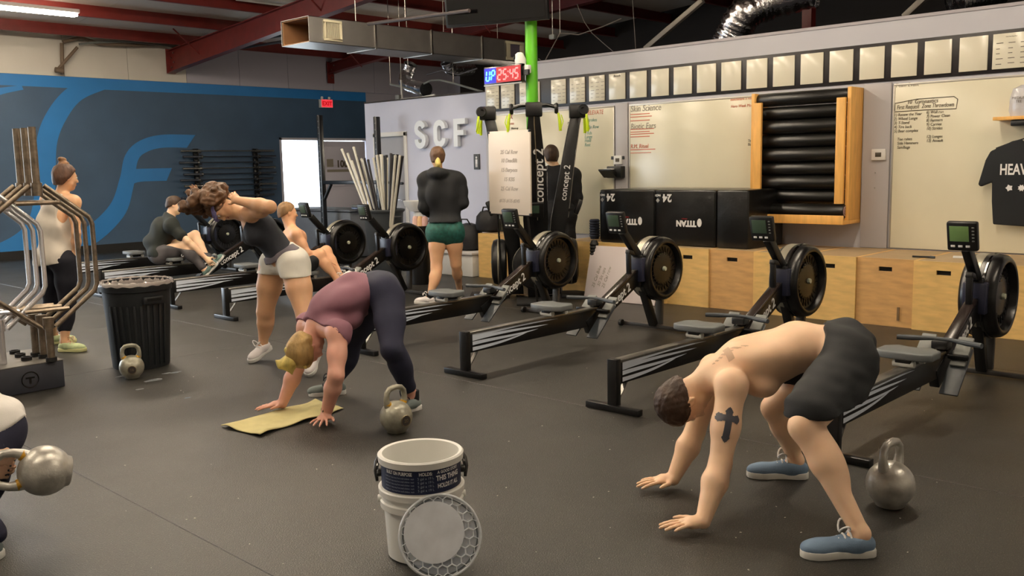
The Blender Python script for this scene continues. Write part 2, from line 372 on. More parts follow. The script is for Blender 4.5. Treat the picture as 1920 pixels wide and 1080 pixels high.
def note(par, s, px, py, size, m, sh=.15, name='handwriting', off=.0, sx=.85):
    x, z = Wx(px, py); t = text(s, size, m, frame((x - par.location.x, -.0085, z - par.location.z), (1, 0, 0), (0, 0, 1)), par, name, al='LEFT', shear=sh, off=off, sx=sx); return t
def rule(par, px, py, L_, m, th=.006):
    x, z = Wx(px, py); x -= par.location.x; z -= par.location.z
    obj('handwriting', MB().b2((x, -.0085, z - th / 2), (x + L_, -.006, z + th / 2)), m, par, smooth=False)
note(wb1, 'ELEVATE', 1104, 212, .075, INKRED)
for i, (s_, y_) in enumerate((('2 Strokes', 226), ('1 Min Row', 239), ('3 Rds', 250), ('Lunge', 257), ('Hold', 264), ('Rest', 272))): note(wb1, s_, 1098, y_, .06, INKTEAL)
for s_, y_ in (('Mon', 231), ('Tue', 240), ('Wed', 246), ('Thursday', 253), ('Fri', 260), ('Sat', 266), ('Sunday', 273)): note(wb1, s_, 1066, y_, .045, INK)
note(wb1, 'RX', 953, 220, .09, INKRED); note(wb1, 'notes', 956, 232, .05, INKRED); note(wb1, 'Warm-up', 960, 241, .04, INK)
note(wb2, 'Skin Science', 1184, 205, .105, INKGREY); note(wb2, 'Biotic Ears', 1184, 238, .10, INKGREY); note(wb2, 'R.M. Ritual', 1184, 275, .07, INKRED)
for y_ in (215, 220, 227, 243, 248, 252, 257): rule(wb2, 1184, y_, .34 - .03 * (y_ % 3), INKRED, .010)
rule(wb2, 1184, 281, .36, INKRED, .01); rule(wb2, 1184, 287, .30, INKRED, .008)
note(wb2, 'Benchmark 5 rounds', 1371, 187, .045, INKRED); note(wb2, 'Hero Week Monday', 1372, 200, .045, INKRED)
note(wb2, 'Team Series 400', 1404, 264, .04, INK); note(wb2, 'Base Series 500', 1404, 271, .04, INK)
note(wb3, 'Team Event', 1680, 161, .055, INKGREY); note(wb3, '10  Gymnastics', 1702, 192, .055, INK)
note(wb3, 'First Request  Zone Throwdown', 1683, 202, .058, INK, sx=.68)
for i, s_ in enumerate(('Renew the Year', 'Wheel Lunge', 'T-Stand', 'Tire back', 'Bear complex', '', 'Toe raises', 'Side Hammers', 'Sandbags')):
    if s_: note(wb3, ('%d) ' % (i + 1) if i < 5 else '   ') + s_, 1678, 216 + 7.6 * i, .040, INK)
for i, s_ in enumerate(('Wall run', 'Power Clean', 'Farmers', 'Carries', 'Strides', '', 'Lunges', 'Assault')):
    if s_: note(wb3, '%d) ' % (i + 6) + s_, 1738, 211 + 7.6 * i, .040, INK)
def wline(par, pts, m, r=.004):
    P = []
    for q in pts: x, z = Wx(*q); P.append((x - par.location.x, -.008, z - par.location.z))
    obj('handwriting', MB().tube(P, r, 4), m, par, smooth=False)
wline(wb3, [(1679, 208), (1680, 194), (1720, 186), (1790, 181), (1797, 186), (1794, 204), (1740, 206), (1679, 210)], INK, .004)
# grey posts with thermostats and dispenser
for (x0, x1, lb) in ((-6.98, -6.80, 'narrow grey post strip between the two left whiteboards'), (-3.90, -3.63, 'narrow grey post strip right of the roll rack')):
    t = thing('post_strip', lb, 'wall post', ((x0 + x1) / 2, YR - .001, .61))
    h = (x1 - x0) / 2
    obj('panel', MB().b2((-h, -.03, 0), (h, 0, 1.62)), mat('post_grey', (.70, .69, .70), .5), t, bevel=.006)
    obj('screw', MB().cyl((0, -.034, .75), (0, -.028, .75), .006, n=8).cyl((0, -.034, .60), (0, -.028, .60), .006, n=8), STEEL, t)
def thermostat(px, py, lb, w_=.14):
    x, z = Wx(px, py); t = thing('thermostat', lb, 'thermostat', (x, YR - .031, z))
    obj('housing', MB().b2((-w_ / 2, -.028, -.055), (w_ / 2, 0, .055)), WHITE, t, bevel=.008)
    obj('display', MB().b2((-.03, -.031, -.022), (.03, -.026, .022)), mat('lcd_dark', (.30, .28, .24), .3), t, bevel=.002)
thermostat(1651, 290, 'white thermostat on the grey post beside the roll rack'); thermostat(1163, 300, 'white thermostat on the grey post above the black dispenser', .12)
x, z = Wx(1163, 322)
t = thing('wipe_dispenser', 'black wall dispenser with a white wipe sticking out, below a thermostat', 'dispenser', (x, YR - .031, z))
obj('body', MB().b2((-.12, -.09, -.075), (.10, 0, .07)), BLKPL, t, bevel=.01)
obj('tray', MB().prism([(-.09, -.07), (-.20, .02), (-.20, .035), (-.09, .0)], -.16, .03, 0), BLKPL, t)
obj('wipe', MB().box((-.05, -.13, .035), (.12, .06, .012), .2), WHITE, t, bevel=.004)
obj('bracket', MB().b2((-.11, -.012, .15), (.09, 0, .19)), DKGREY, t, bevel=.004)
# roll rack: pine frame with black foam rolls
x0, zt = Wx(1440, 170); x1 = Wx(1626, 165)[0]
x0 = -4.97; x1 = -3.93; z0 = .90; z1 = 2.20; ycen = YR - .17
t = thing('roll_rack', 'pine wall rack holding black rolled mats, between two whiteboards', 'rack', ((x0 + x1) / 2, YR, z0)); h = (x1 - x0) / 2
for s_ in (-1, 1):
    obj('side_board', MB().b2((s_ * h - .02, -.30, -.0), (s_ * h + .02, -.012, z1 - z0)), PINE, t, bevel=.004)
    obj('face_board', MB().b2((s_ * (h - .07) - .045, -.335, .16), (s_ * (h - .07) + .045, -.30, z1 - z0 - .10)), PINE, t, bevel=.004)
obj('shelf_board', MB().b2((-h - .02, -.40, -.04), (h + .02, -.012, 0)), PINE, t, bevel=.004)
obj('front_board', MB().b2((-h - .02, -.42, -.04), (h + .02, -.40, .05)), PINE, t, bevel=.004)
ROLL = mat('black_mat_roll', (.09, .09, .085), .35, bump=.1, bs=30, var=.2, vs=4, stretch=(1, 6, 6))
for k in range(9):
    zc = z0 + .085 + .143 * k
    yy = YR - .30 if k == 0 else YR - .19 + .015 * ((k % 2) * 2 - 1)
    hl_ = h - .02 if k else h - .01
    lb = 'black rolled mat lying %s in the pine rack' % ('at the very bottom, its spiral end showing' if k == 0 else ('on top' if k == 8 else '%s up from the bottom roll' % words(k)))
    q = thing('mat_roll', lb, 'rolled mat', ((x0 + x1) / 2, yy, zc), 0, 'black mats rolled in the pine rack')
    obj('roll', MB().tube([(-hl_, 0, 0), (-hl_ + .01, 0, 0), (0, 0, .0), (hl_ - .01, 0, 0), (hl_, 0, 0)], [.062, .069, .0705, .069, .062], 24), ROLL, q)
    sp = [(hl_ + .001, .055 * (1 - a / 16) * math.cos(a), .055 * (1 - a / 16) * math.sin(a)) for a in np.linspace(0, 14, 60)]
    obj('spiral_end', MB().tube(sp, .004, 5), mat('pale_pink', (.75, .62, .62), .6), q)
# T-shirt on hanger, shelf and bag
x, z = Wx(1905, 215)
t = thing('bracket_shelf', 'small pine shelf high on the right whiteboard at the picture edge', 'shelf', (-2.43, YR - .02, 1.83))
obj('board', MB().b2((-.22, -.20, -.015), (.45, 0, .015)), PINE, t, bevel=.003); obj('bracket', MB().b2((-.08, -.18, -.07), (.35, -.01, -.016)), BLKPL, t, bevel=.01)
t = thing('plastic_bag', 'clear plastic bag standing on the pine shelf at the right edge', 'bag', (-2.38, YR - .12, 1.846))
bm_ = MB(); pr_ = []
obj('bag', MB().lathe([(.01, 0), (.14, .0), (.155, .05), (.15, .16), (.13, .24), (.07, .27), (.0, .27)], 24).xf(Matrix.Diagonal((1.1, .5, 1, 1))), mat('milky_plastic', (.82, .82, .84), .2, alpha=.75, bump=.8, bs=12, coat=.5), t)
text('MEDIUM\nTEE', .03, INK, frame((-.07, -.082, .14), (1, 0, 0), (0, 0, 1)), t)
SHIRT = mat('black_cotton', (.10, .115, .13), .85, bump=.15, bs=220)
def sh_poly():
    return [(-.33, -.36), (-.35, -.15), (-.355, .02), (-.45, -.02), (-.475, .0), (-.42, .22), (-.38, .30), (-.20, .385), (-.13, .40), (-.07, .355), (0, .345), (.07, .355), (.13, .40), (.20, .385), (.38, .30), (.42, .22), (.475, 0), (.45, -.02), (.355, .02), (.35, -.15), (.33, -.36), (0, -.375)]
t = thing('t_shirt', 'black t-shirt with white lettering hanging on the right whiteboard', 't-shirt', (-2.315, YR - .10, 1.245))
P_ = sh_poly(); P_ = [(a * .98, b) for a, b in P_]
me_ = MB().prism(P_, -.018, .018, 1)
o_ = obj('shirt', me_, SHIRT, t, bevel=.012, angle=60)
t2 = thing('clothes_hanger', 'black clothes hanger holding the t-shirt under the pine shelf', 'hanger', (-2.315, YR - .10, 1.62))
obj('wire', MB().tube([(.0, -.0, .14), (.03, 0, .165), (.03, 0, .12), (0, 0, .10), (0, 0, .06), (-.20, 0, .0), (-.33, 0, -.05)], .006, 6).tube([(0, 0, .06), (.20, 0, 0), (.33, 0, -.05)], .006, 6), BLKPL, t2)
text('HEAVY METAL', .135, PRINTW, frame((.0, -.0195, .13), (1, 0, 0), (0, 0, 1)), t, off=.003, sx=.66)
for k, c in enumerate((-.20, -.10, .0, .10)):
    n_ = (5, 8, 4, 6)[k]
    obj('print_mark', MB().prism([(c + .032 * math.cos(2 * PI * j / (2 * n_)) * (1 if j % 2 else .65), -.03 + .032 * math.sin(2 * PI * j / (2 * n_)) * (1 if j % 2 else .65)) for j in range(2 * n_)], -.0205, -.0185, 1), PRINTW, t, smooth=False)
obj('neck_tag', MB().b2((-.012, -.0205, .30), (.012, -.0185, .335)), INKGREY, t, smooth=False)

# ================================================================== PLYO BOXES
def ply(x0, x1, y0, y1, hgt, lb, m, handle=True, side=False, grp='wooden jump boxes along the right wall'):
    cx, cy = (x0 + x1) / 2, (y0 + y1) / 2; hx, hy = (x1 - x0) / 2, (y1 - y0) / 2
    t = thing('jump_box', lb, 'jump box', (cx, cy, 0), 0, grp)
    T = .018
    b = MB(); z0, z1 = hgt - .115, hgt - .075; hw = .06
    b.b2((-hx, -hy, 0), (hx, -hy + T, z0)).b2((-hx, -hy, z1), (hx, -hy + T, hgt)).b2((-hx, -hy, z0), (-hw, -hy + T, z1)).b2((hw, -hy, z0), (hx, -hy + T, z1))
    if not handle: b = MB().b2((-hx, -hy, 0), (hx, -hy + T, hgt))
    obj('front_panel', b, m, t, smooth=False)
    for s_ in (-1, 1): obj('side_panel', MB().b2((s_ * hx - (T if s_ > 0 else 0), -hy + T + .0005, 0), (s_ * hx + (0 if s_ > 0 else T), hy, hgt)), m, t, bevel=.002)
    obj('top_panel', MB().b2((-hx + T, -hy + T + .0005, hgt - T), (hx - T, hy - T, hgt - .001)), mat('dusty_plywood', (.66, .57, .44), .6, var=.1, vs=4), t, bevel=.002)
    obj('back_panel', MB().b2((-hx + T, hy - T, 0), (hx - T, hy, hgt - .0005)), m, t)
    if handle: obj('hand_hole_shade', MB().b2((-hw - .005, -hy + T + .0006, z0 - .005), (hw + .005, -hy + T + .02, z1 + .005)), HOLE_SHADE, t, smooth=False)  # dark block behind the cut-out imitates the shade inside the box
    return t
bx = [-7.66, -7.15, -6.62, -6.10, -5.59, -5.08, -4.56, -4.05, -3.53, -3.01, -2.50, -1.98, -1.46]
names = ['behind the ski machines', 'left of the blue foam roller', 'behind the leaning white sheet, under the left end of the foam boxes', 'half hidden by the third flywheel from the right', 'with a hand hole below the left foam box', 'with a hand hole below the right foam box',
         'just left of the second flywheel from the right', 'behind the second flywheel from the right', 'in warm brown ply with a worn stain, right of that flywheel', 'pale, with a hand hole, left of the rightmost monitor', 'behind the rightmost flywheel', 'at the right edge of the picture']
for i in range(1, 12):
    yo = 8.27 + (.10 if i < 3 else .04 * ((i * 7) % 3 - 1) * .5)
    b_ = ply(bx[i] + .002, bx[i + 1] - .002, yo, 9.19, .61, 'wooden jump box ' + names[i], WOOD2 if i in (5, 8) else WOOD, handle=i not in (0, 1, 2))
    if i == 8: obj('stain', MB().b2((.12, -.464 - (.0), .06), (.14, -.455, .18)), mat('dark_stain', (.42, .33, .22), .7), b_, smooth=False)
ply(-9.03, -8.62, 8.82, 9.20, .60, 'tall wooden jump box left of the ski machines, next to the white bench', WOOD, False)
ply(-8.615, -8.2, 8.80, 9.20, .60, 'wooden jump box beside the ski machines, second from the bench', WOOD2, False)
# black foam boxes
FOAM = mat('black_vinyl', (.085, .085, .085), .28, var=.1, vs=6, bump=.8, bs=5)
def foambox(x0, x1, lb, logo):
    t = thing('foam_jump_box', lb, 'foam box', ((x0 + x1) / 2, 8.80, .611), 0, 'black foam jump boxes on the wooden boxes'); h = (x1 - x0) / 2
    M_ = MB().b2((-h, -.37, 0), (h, .37, .60))
    o_ = obj('cover', M_, FOAM, t, bevel=.02, seg=3)
    if logo:
        Mf = frame((-.22, -.3725, .515), (-1, 0, 0), (0, 0, -1))
        text('24', .115, PRINTW, Mf, t, off=.004)
        text('INCH', .03, PRINTW, frame((-.34, -.3725, .54), (-1, 0, 0), (0, 0, -1)), t, off=.001)
        obj('print_mark', MB().prism([(-.34, .46), (-.315, .485), (-.34, .51), (-.365, .485)], -.3735, -.371, 1), mat('grey_print', (.6, .6, .6), .5), t, smooth=False)
        text('TITAN', .085, PRINTW, frame((.02, -.3725, .245), (-1, 0, 0), (0, 0, -1)), t, off=.005)
        text('FITNESS', .02, mat('red_print', (.6, .15, .15), .5), frame((0, -.3725, .295), (-1, 0, 0), (0, 0, -1)), t)
        obj('print_mark', MB().prism([(.185 + .028 * math.cos(a), .255 + .045 * math.sin(a)) for a in np.linspace(0, 2 * PI, 13)[:-1]], -.3735, -.371, 1), PRINTW, t, smooth=False)
        for s_ in (-1, 1): obj('seam', MB().tube([(s_ * (h - .01), -.372, .03), (s_ * (h - .01), -.372, .57)], .004, 5), BLKGL, t)
    return t
foambox(-6.62, -5.86, 'left black foam jump box with upside-down print, on the wooden boxes', 1)
foambox(-5.855, -5.10, 'right black foam jump box with upside-down print, on the wooden boxes', 1)
t = foambox(-5.09, -4.72, 'plain black foam block right of the printed foam boxes', 0)
# foam rollers, tape, cup on the box tops
t = thing('foam_roller', 'short dark blue ribbed foam roller standing on the wooden boxes', 'foam roller', (*G(1115, 452, .61).xy, .611)); t.location.y = 8.75; t.location.x = at(1115, 440, 1, 8.75).x
pf = [(.0, 0), (.05, 0)] + [(.065 if k % 2 else .055, .02 + .015 * k) for k in range(14)] + [(.05, .235), (.03, .235), (.0, .235)]
obj('roller', MB().lathe(pf, 20), mat('navy_foam', (.10, .14, .22), .7), t)
t = thing('foam_roller', 'tall black ribbed foam roller leaning against the wooden boxes', 'foam roller', (at(1110, 470, 1, 8.16).x, 8.2, 0))
pf = [(.0, .0), (.035, 0)] + [(.052 if k % 2 else .044, .01 + .018 * k) for k in range(35)] + [(.03, .65), (.0, .65)]
obj('roller', MB().lathe(pf, 16), RUBBER, t)
t = thing('tape_roll', 'yellow and white tape stack standing on the wooden boxes', 'tape stack', (at(1139, 440, 1, 8.75).x, 8.75, .611))
obj('tape', MB().lathe([(.0, 0), (.055, 0), (.06, .01), (.06, .09), (.055, .10), (.03, .10), (.0, .10)], 20), mat('amber_tape', (.90, .68, .30), .4), t)
obj('tape', MB().lathe([(.03, .101), (.055, .101), (.06, .11), (.06, .16), (.055, .165), (.03, .165), (.03, .101)], 20), mat('amber_tape2', (.86, .62, .18), .4), t)
obj('ring', MB().lathe([(.03, .166), (.052, .166), (.055, .18), (.055, .20), (.03, .205), (.03, .166)], 20), WHITE, t)
# leaning white sheet with writing, in front of the boxes
a0, b0 = Vector((-6.55, 8.06, .012)), Vector((-5.55, 8.06, .012))
t = thing('leaning_whiteboard', 'white marker sheet leaning against the wooden boxes behind a rower', 'whiteboard', (-6.05, 8.04, .0))
M_ = Matrix.Rotation(math.radians(-14), 4, 'X')
obj('board', MB().b2((-.50, -.006, 0.003), (.46, .006, .61)).xf(M_), mat('pink_white_board', (.86, .82, .82), .3), t, bevel=.003)
for k, s_ in enumerate(('25 Cal Bike', '50 Sit ups', '25 Cal row')):
    text(s_, .055, INKGREY, M_ @ frame((-.36 + .07 * k, -.0075, .26), (.25, 0, .97), (-.97, 0, .25)), t, 'handwriting', shear=.2)
# papers and pen on the box top at right
t = thing('paper_sheet', 'white paper sheet lying on the box top behind the rightmost flywheel', 'paper', (-2.7, 8.75, .611), .3)
obj('sheet', MB().b2((-.14, -.1, 0), (.14, .1, .003)), WHITE, t); 
t = thing('marker_pen', 'black marker lying on the box top below the rightmost monitor', 'pen', (-3.02, 8.50, .612), .1)
obj('barrel', MB().cyl((-.09, 0, .009), (.06, 0, .009), .009, n=10), BLKPL, t); obj('cap', MB().cyl((.06, 0, .009), (.10, 0, .009), .011, n=10), DKGREY, t)

# ================================================================== BACK WALL FITTINGS: letters, bench, bags, sign
LET = mat('letter_face', (.86, .88, .90), .4); LETS = mat('letter_return', (.45, .46, .48), .4)
def arc(cx, cz, r, a0, a1, n=10): return [(cx + r * math.cos(math.radians(a)), cz + r * math.sin(math.radians(a))) for a in np.linspace(a0, a1, n)]
def ribbon(pts, w_):
    L_, R_ = [], []
    for i, p in enumerate(pts):
        q0, q1 = pts[max(i - 1, 0)], pts[min(i + 1, len(pts) - 1)]; d_ = Vector((q1[0] - q0[0], q1[1] - q0[1])).normalized(); n_ = Vector((-d_.y, d_.x)) * w_ / 2
        L_.append((p[0] + n_.x, p[1] + n_.y)); R_.append((p[0] - n_.x, p[1] - n_.y))
    return L_, R_
def ribprism(mb, pts, w_, lo, hi):
    A, B = ribbon(pts, w_)
    for i in range(len(pts) - 1): mb.prism([A[i], A[i + 1], B[i + 1], B[i]], lo, hi, 1)
    return mb
for ch, cx in (('S', -10.86), ('C', -10.42), ('F', -9.99)):
    t = thing('block_letter', 'large white block letter %s on the grey wall above the woman in green shorts' % ch, 'letter', (cx, YS, 1.80), 0, 'white wall letters')
    b = MB()
    if ch == 'F': b.b2((-.12, -.08, 0), (-.035, -.015, .40)).b2((-.035, -.08, .32), (.13, -.015, .40)).b2((-.035, -.08, .16), (.09, -.015, .235))
    elif ch == 'C': ribprism(b, arc(0, .27, .09, 0, 180) + arc(0, .13, .09, 180, 360), .085, -.08, -.015)
    else: ribprism(b, arc(0, .285, .085, 10, 210, 12) + [(0, .2)] + arc(0, .115, .085, 30, -190, 12), .085, -.08, -.015)
    o_ = obj('letter_body', b, LET, t, smooth=False)
    b2_ = MB(); b2_.v = [(v[0], (v[1] + .08) * .6 + -.0755 if False else v[1], v[2]) for v in b.v]
    obj('stand_off', MB().cyl((-.07, -.02, .3), (-.07, 0, .3), .01, n=8).cyl((-.07, -.02, .1), (-.07, 0, .1), .01, n=8), LETS, t)
x = at(895, 307, 1, YS).x
t = thing('restroom_sign', 'small dark sign on the grey wall right of the letters', 'sign', (x, YS - .01, 1.57))
obj('plate', MB().b2((-.06, -.006, -.11), (.06, .006, .11)), DKGREY, t, bevel=.004)
obj('figure_mark', MB().ell((0, -.008, .06), (.018, .003, .018)).b2((-.02, -.009, -.03), (.02, -.006, .035)).b2((-.018, -.009, -.08), (-.004, -.006, -.03)).b2((.004, -.009, -.08), (.018, -.006, -.03)), PRINTW, t)
t = thing('white_bench', 'low white painted bench under the grey wall behind the woman in shorts', 'bench', (-9.9, 9.1, 0))
obj('body', MB().b2((-1.1, -.35, 0), (.82, .36, .30)), WHITE, t, bevel=.01); obj('seat_board', MB().b2((-1.12, -.38, .30), (.84, .36, .335)), mat('white_board', (.84, .83, .84), .5), t, bevel=.008)
def bag(loc, sc, lb, rz=0., pr=True):
    t = thing('gym_bag', lb, 'bag', loc, rz)
    b = MB().lathe([(.0, 0), (.14, 0), (.19, .03), (.205, .12), (.19, .24), (.13, .31), (.05, .33), (0, .33)], 24).xf(Matrix.Diagonal((*sc, 1)))
    obj('body', b, mat('black_nylon', (.10, .10, .12), .6, bump=.6, bs=14), t)
    obj('handle', MB().tube([(-.08 * sc[0], -.06, .31 * sc[2]), (-.05 * sc[0], -.09, .38 * sc[2]), (.05 * sc[0], -.09, .38 * sc[2]), (.08 * sc[0], -.06, .31 * sc[2])], .01, 8), BLKPL, t)
    if pr:
        for k in range(3): obj('print_mark', MB().box((-.08 + .03 * k, -.205 * sc[1] - .001, .08 + .05 * k), (.10, .008, .022), M=Matrix.Rotation(.5, 3, 'Y')), PRINTW, t, smooth=False)
    return t
bag((-9.42, 9.02, .336), (1.05, .9, 1.15), 'black gym bag with white marks on the white bench', .1)
bag((-9.18 + .02, 9.16, .60) if False else (-9.05, 9.05, .605), (.9, .7, .9), 'black bag on the wooden jump box by the grey wall', .5, False)
bag((-9.8, 9.0, .336), (.8, .8, .6), 'small black bag on the white bench between the woman and the bigger bag', .2, False)
t = thing('wash_basin', 'white wall basin left of the woman in the black hoodie', 'basin', (at(800, 375, 1, YS).x, YS, .95))
obj('basin', MB().lathe([(0, -.12), (.10, -.11), (.19, -.02), (.21, .05), (.20, .055), (.17, .0), (.0, -.06)], 24).xf(Matrix.Translation((0, -.2, 0))), WHITE, t)
obj('pedestal', MB().tube([(0, -.17, -.12), (0, -.17, -.60)], [.08, .10], 16), WHITE, t)

# ================================================================== ROWERS
SEATM = mat('rower_seat', (.38, .395, .40), .5)
DECAL = mat('silver_decal', (.80, .84, .90), .35)
SHROUD = mat('flywheel_mesh', (.60, .58, .52), .35, .4)
LCD = mat('lcd_dull', (.26, .33, .27), .3); LCDG = mat('lcd_green', (.45, .58, .36), .3)
def make_rower(lb):
    t = thing('rowing_machine', lb, 'rowing machine', (0, 0, 0), 0, 'rowing machines in a row')
    b = MB().b2((-.025, -.004, .165), (.025, 1.50, .30)); obj('monorail', b, BLACK, t, bevel=.004)
    obj('rail_top', MB().b2((-.032, -.004, .30), (.032, 1.48, .318)), STEEL, t, bevel=.003)
    for s_ in (-1, 1):
        for k in range(4):
            A = []; B = []
            for i in range(13):
                u = i / 12; L_ = .95 - .12 * k
                y = .03 + L_ * u; zc = .285 - .032 * k + .012 * math.sin(u * 3 + k) + .045 * u * (k / 3); th = .026 * (1 - u) ** .6
                A.append((s_ * .0268, y, zc + th / 2)); B.append((s_ * .0268, y, zc - th / 2 - .0008))
            obj('wave_decal', MB().strip(A, B), DECAL, t, smooth=False)
    obj('rear_post', MB().b2((-.035, -.045, .02), (.035, .002, .325)), BLACK, t, bevel=.004)
    obj('rear_foot', MB().b2((-.20, -.055, 0), (.20, .0, .04)), BLACK, t, bevel=.006)
    obj('rear_brace', MB().beam((0, .0, .05), (0, .10, .17), .03, .008), STEEL, t)
    # seat with carriage
    st = MB(); n = 12
    poly = [(-.15, -.09), (-.15, .05), (-.09, .115), (-.03, .09), (.03, .09), (.09, .115), (.15, .05), (.15, -.09), (.10, -.12), (-.10, -.12)]
    st.prism([(a * 1.08, b_ + .95) for a, b_ in poly], .366, .41, 2)
    obj('seat', st, SEATM, t, bevel=.010, seg=3)
    cg = obj('seat_carriage', MB().b2((-.045, .86, .33), (.045, 1.06, .372)), BLACK, t, bevel=.004)
    for y in (.88, 1.04):
        obj('roller', MB().cyl((-.06, y, .338), (.06, y, .338), .021, n=14), mat('roller_white', (.85, .85, .82), .4), cg)
    # front arm
    obj('chain_arm', MB().beam((0, 1.36, .16), (0, 2.12, .54), .06, .13, (0, -.45, .9)), BLACK, t, bevel=.006)
    obj('arm_cover', MB().beam((0, 1.48, .295), (0, 2.02, .565), .07, .03, (0, -.45, .9)), mat('satin_black', (.17, .14, .13), .25), t, bevel=.006)
    for s_ in (-1, 1):
        M_ = frame((s_ * .0315, 1.76, .356), (0, s_ * .76, s_ * .38), (0, -.38, .76))
        text('concept 2', .105, PRINTW, M_, t, off=.002, shear=.15, sx=.92)
        M_ = M_
    # foot stretchers
    for s_ in (-1, 1):
        f_ = obj('footplate', MB().beam((s_ * .11, 1.30, .09), (s_ * .11, 1.56, .33), .11, .012, (0, -.7, .7)), mat('foot_grey', (.20, .22, .24), .4), t, bevel=.004)
        obj('heel_cup', MB().beam((s_ * .11, 1.44, .24), (s_ * .11, 1.60, .39), .09, .022, (0, -.7, .7)), GREYPL, f_, bevel=.006)
        obj('strap', MB().beam((s_ * .11 - .06, 1.455, .295), (s_ * .11 + .06, 1.455, .295), .035, .03), BLACK, f_, bevel=.006)
    # handle resting in its hook
    obj('handle', MB().tube([(-.25, 1.42, .385), (-.16, 1.45, .385), (-.05, 1.48, .39), (.05, 1.48, .39), (.16, 1.45, .385), (.25, 1.42, .385)], [.016, .017, .012, .012, .017, .016], 10), DKGREY, t)
    obj('handle_hook', MB().b2((-.05, 1.44, .33), (.05, 1.53, .385)), BLKPL, t, bevel=.01)
    # flywheel
    fy, fz, fr = 2.37, .56, .285
    fw = obj('flywheel_housing', MB().lathe([(.0, -.13), (.18, -.13), (.25, -.12), (.275, -.10), (fr, -.07), (fr, .06), (.278, .095), (.262, .115), (.245, .12), (.232, .115), (.222, .095), (.215, .07), (.15, .062), (.145, .075), (.06, .085), (.0, .085)], 48, (0, fy, fz), 'X'), mat('housing_gloss', (.055, .055, .06), .30, bump=.05, bs=200), t, angle=40)
    obj('vent_band', MB().lathe([(fr - .002, -.072), (fr + .002, -.068), (fr + .002, -.005), (fr - .002, -.002)], 40, (0, fy, fz), 'X'), SHROUD, fw)
    obj('rim_ring', MB().lathe([(fr - .003, .020), (fr + .007, .028), (fr + .007, .040), (fr - .003, .048)], 40, (0, fy, fz), 'X'), BLKGL, fw)
    vn = MB()
    for k in range(26):
        a = 2 * PI * k / 26; r0, r1 = .13, .20
        vn.beam((.076, fy + r0 * math.cos(a), fz + r0 * math.sin(a)), (.068, fy + r1 * math.cos(a + .12), fz + r1 * math.sin(a + .12)), .004, .008, (1, 0, 0))
    v_ = obj('vent_fins', vn, mat('fin_black', (.07, .07, .075), .35), fw); v_['kind'] = 'stuff'
    obj('hub', MB().lathe([(0, .106), (.018, .106), (.022, .098), (.022, .083)], 16, (0, fy, fz), 'X'), mat('hub_pale', (.72, .74, .66), .4), fw)
    obj('damper_lever', MB().box((.085, fy - .10, fz + .12), (.03, .05, .02)), BLKGL, fw, bevel=.004)
    # bracket, monitor arm, monitor
    obj('bracket', MB().b2((-.05, 2.055, .42), (.05, 2.10, .70)), BLACK, t, bevel=.004)
    obj('side_shell', MB().b2((-.075, 2.05, .47), (.075, 2.20, .68)), mat('blue_black', (.16, .17, .24), .35), t, bevel=.012)
    obj('monitor_arm', MB().beam((0, 2.10, .69), (0, 1.87, .925), .055, .07), BLACK, t, bevel=.008)
    obj('arm_frame', MB().beam((0, 2.10, .70), (0, 1.94, .745), .045, .035), BLACK, t, bevel=.004); obj('arm_strut', MB().beam((0, 1.955, .74), (0, 1.965, .50), .04, .03, (0, 1, 0)), BLACK, t, bevel=.004)
    M_ = Matrix.Rotation(math.radians(14), 3, 'X')
    mo = obj('monitor', MB().box((0, 1.79, 1.005), (.185, .045, .19), M=M_), BLKPL, t, bevel=.012)
    MM = Matrix.Translation((0, 1.79, 1.005)) @ M_.to_4x4()
    obj('display', MB().box((-.015, -.0235, .02), (.115, .004, .10)).xf(MM), LCD, mo, bevel=.001)
    for k in range(3): obj('button', MB().box((-.055 + .045 * k, -.0245, -.062), (.026, .006, .014)).xf(MM), PRINTW, mo, bevel=.002)
    for k in range(5): obj('side_button', MB().box((.068, -.0245, .062 - .022 * k), (.014, .006, .008)).xf(MM), GREYPL, mo, bevel=.001)
    # front legs and foot
    obj('front_leg', MB().beam((0, 2.12, .50), (-.02, 2.36, .04), .07, .055), BLACK, t, bevel=.004)
    obj('front_leg', MB().beam((.0, 2.44, .40), (.0, 2.42, .04), .07, .035), mat('grey_steel', (.34, .33, .32), .4, .5), t, bevel=.004)
    obj('front_foot', MB().beam((-.38, 2.38, .025), (.38, 2.38, .025), .05, .035), mat('dark_steel', (.20, .19, .18), .4), t, bevel=.006)
    for s_ in (-1, 1): obj('caster', MB().cyl((s_ * .37 - .015, 2.34, .03), (s_ * .37 + .015, 2.34, .03), .03, n=14), RUBBER, t)
    return t
RP = [(-12.93, 4.85), (-11.49, 4.72), (-9.86, 4.83), (-8.60, 4.79), (-6.07, 4.58), (-4.79, 4.54), (-3.37, 4.44), (-1.96, 4.40)]
RL = ['rowing machine at the far left end of the row, behind the seated man', 'rowing machine the man in the dark t-shirt sits on', 'rowing machine between the seated man and the bare-chested man',
      'rowing machine the bare-chested seated man sits on', 'rowing machine whose rail passes behind the woman in purple', 'rowing machine in front of the leaning white sheet, third from the right',
      'rowing machine second from the right, behind the bent man\'s head', 'rightmost rowing machine, behind the bent man\'s shorts']
r0 = None
for i, (p, l) in enumerate(zip(RP, RL)):
    if r0 is None: r0 = make_rower(l); q = r0
    else: q = copy_tree(r0)
    q['label'] = l; q.location = (p[0], p[1], 0)
for c_ in q.children:
    for d_ in c_.children:
        if d_.name.startswith('display'): d_.data = d_.data.copy(); d_.data.materials[0] = LCDG

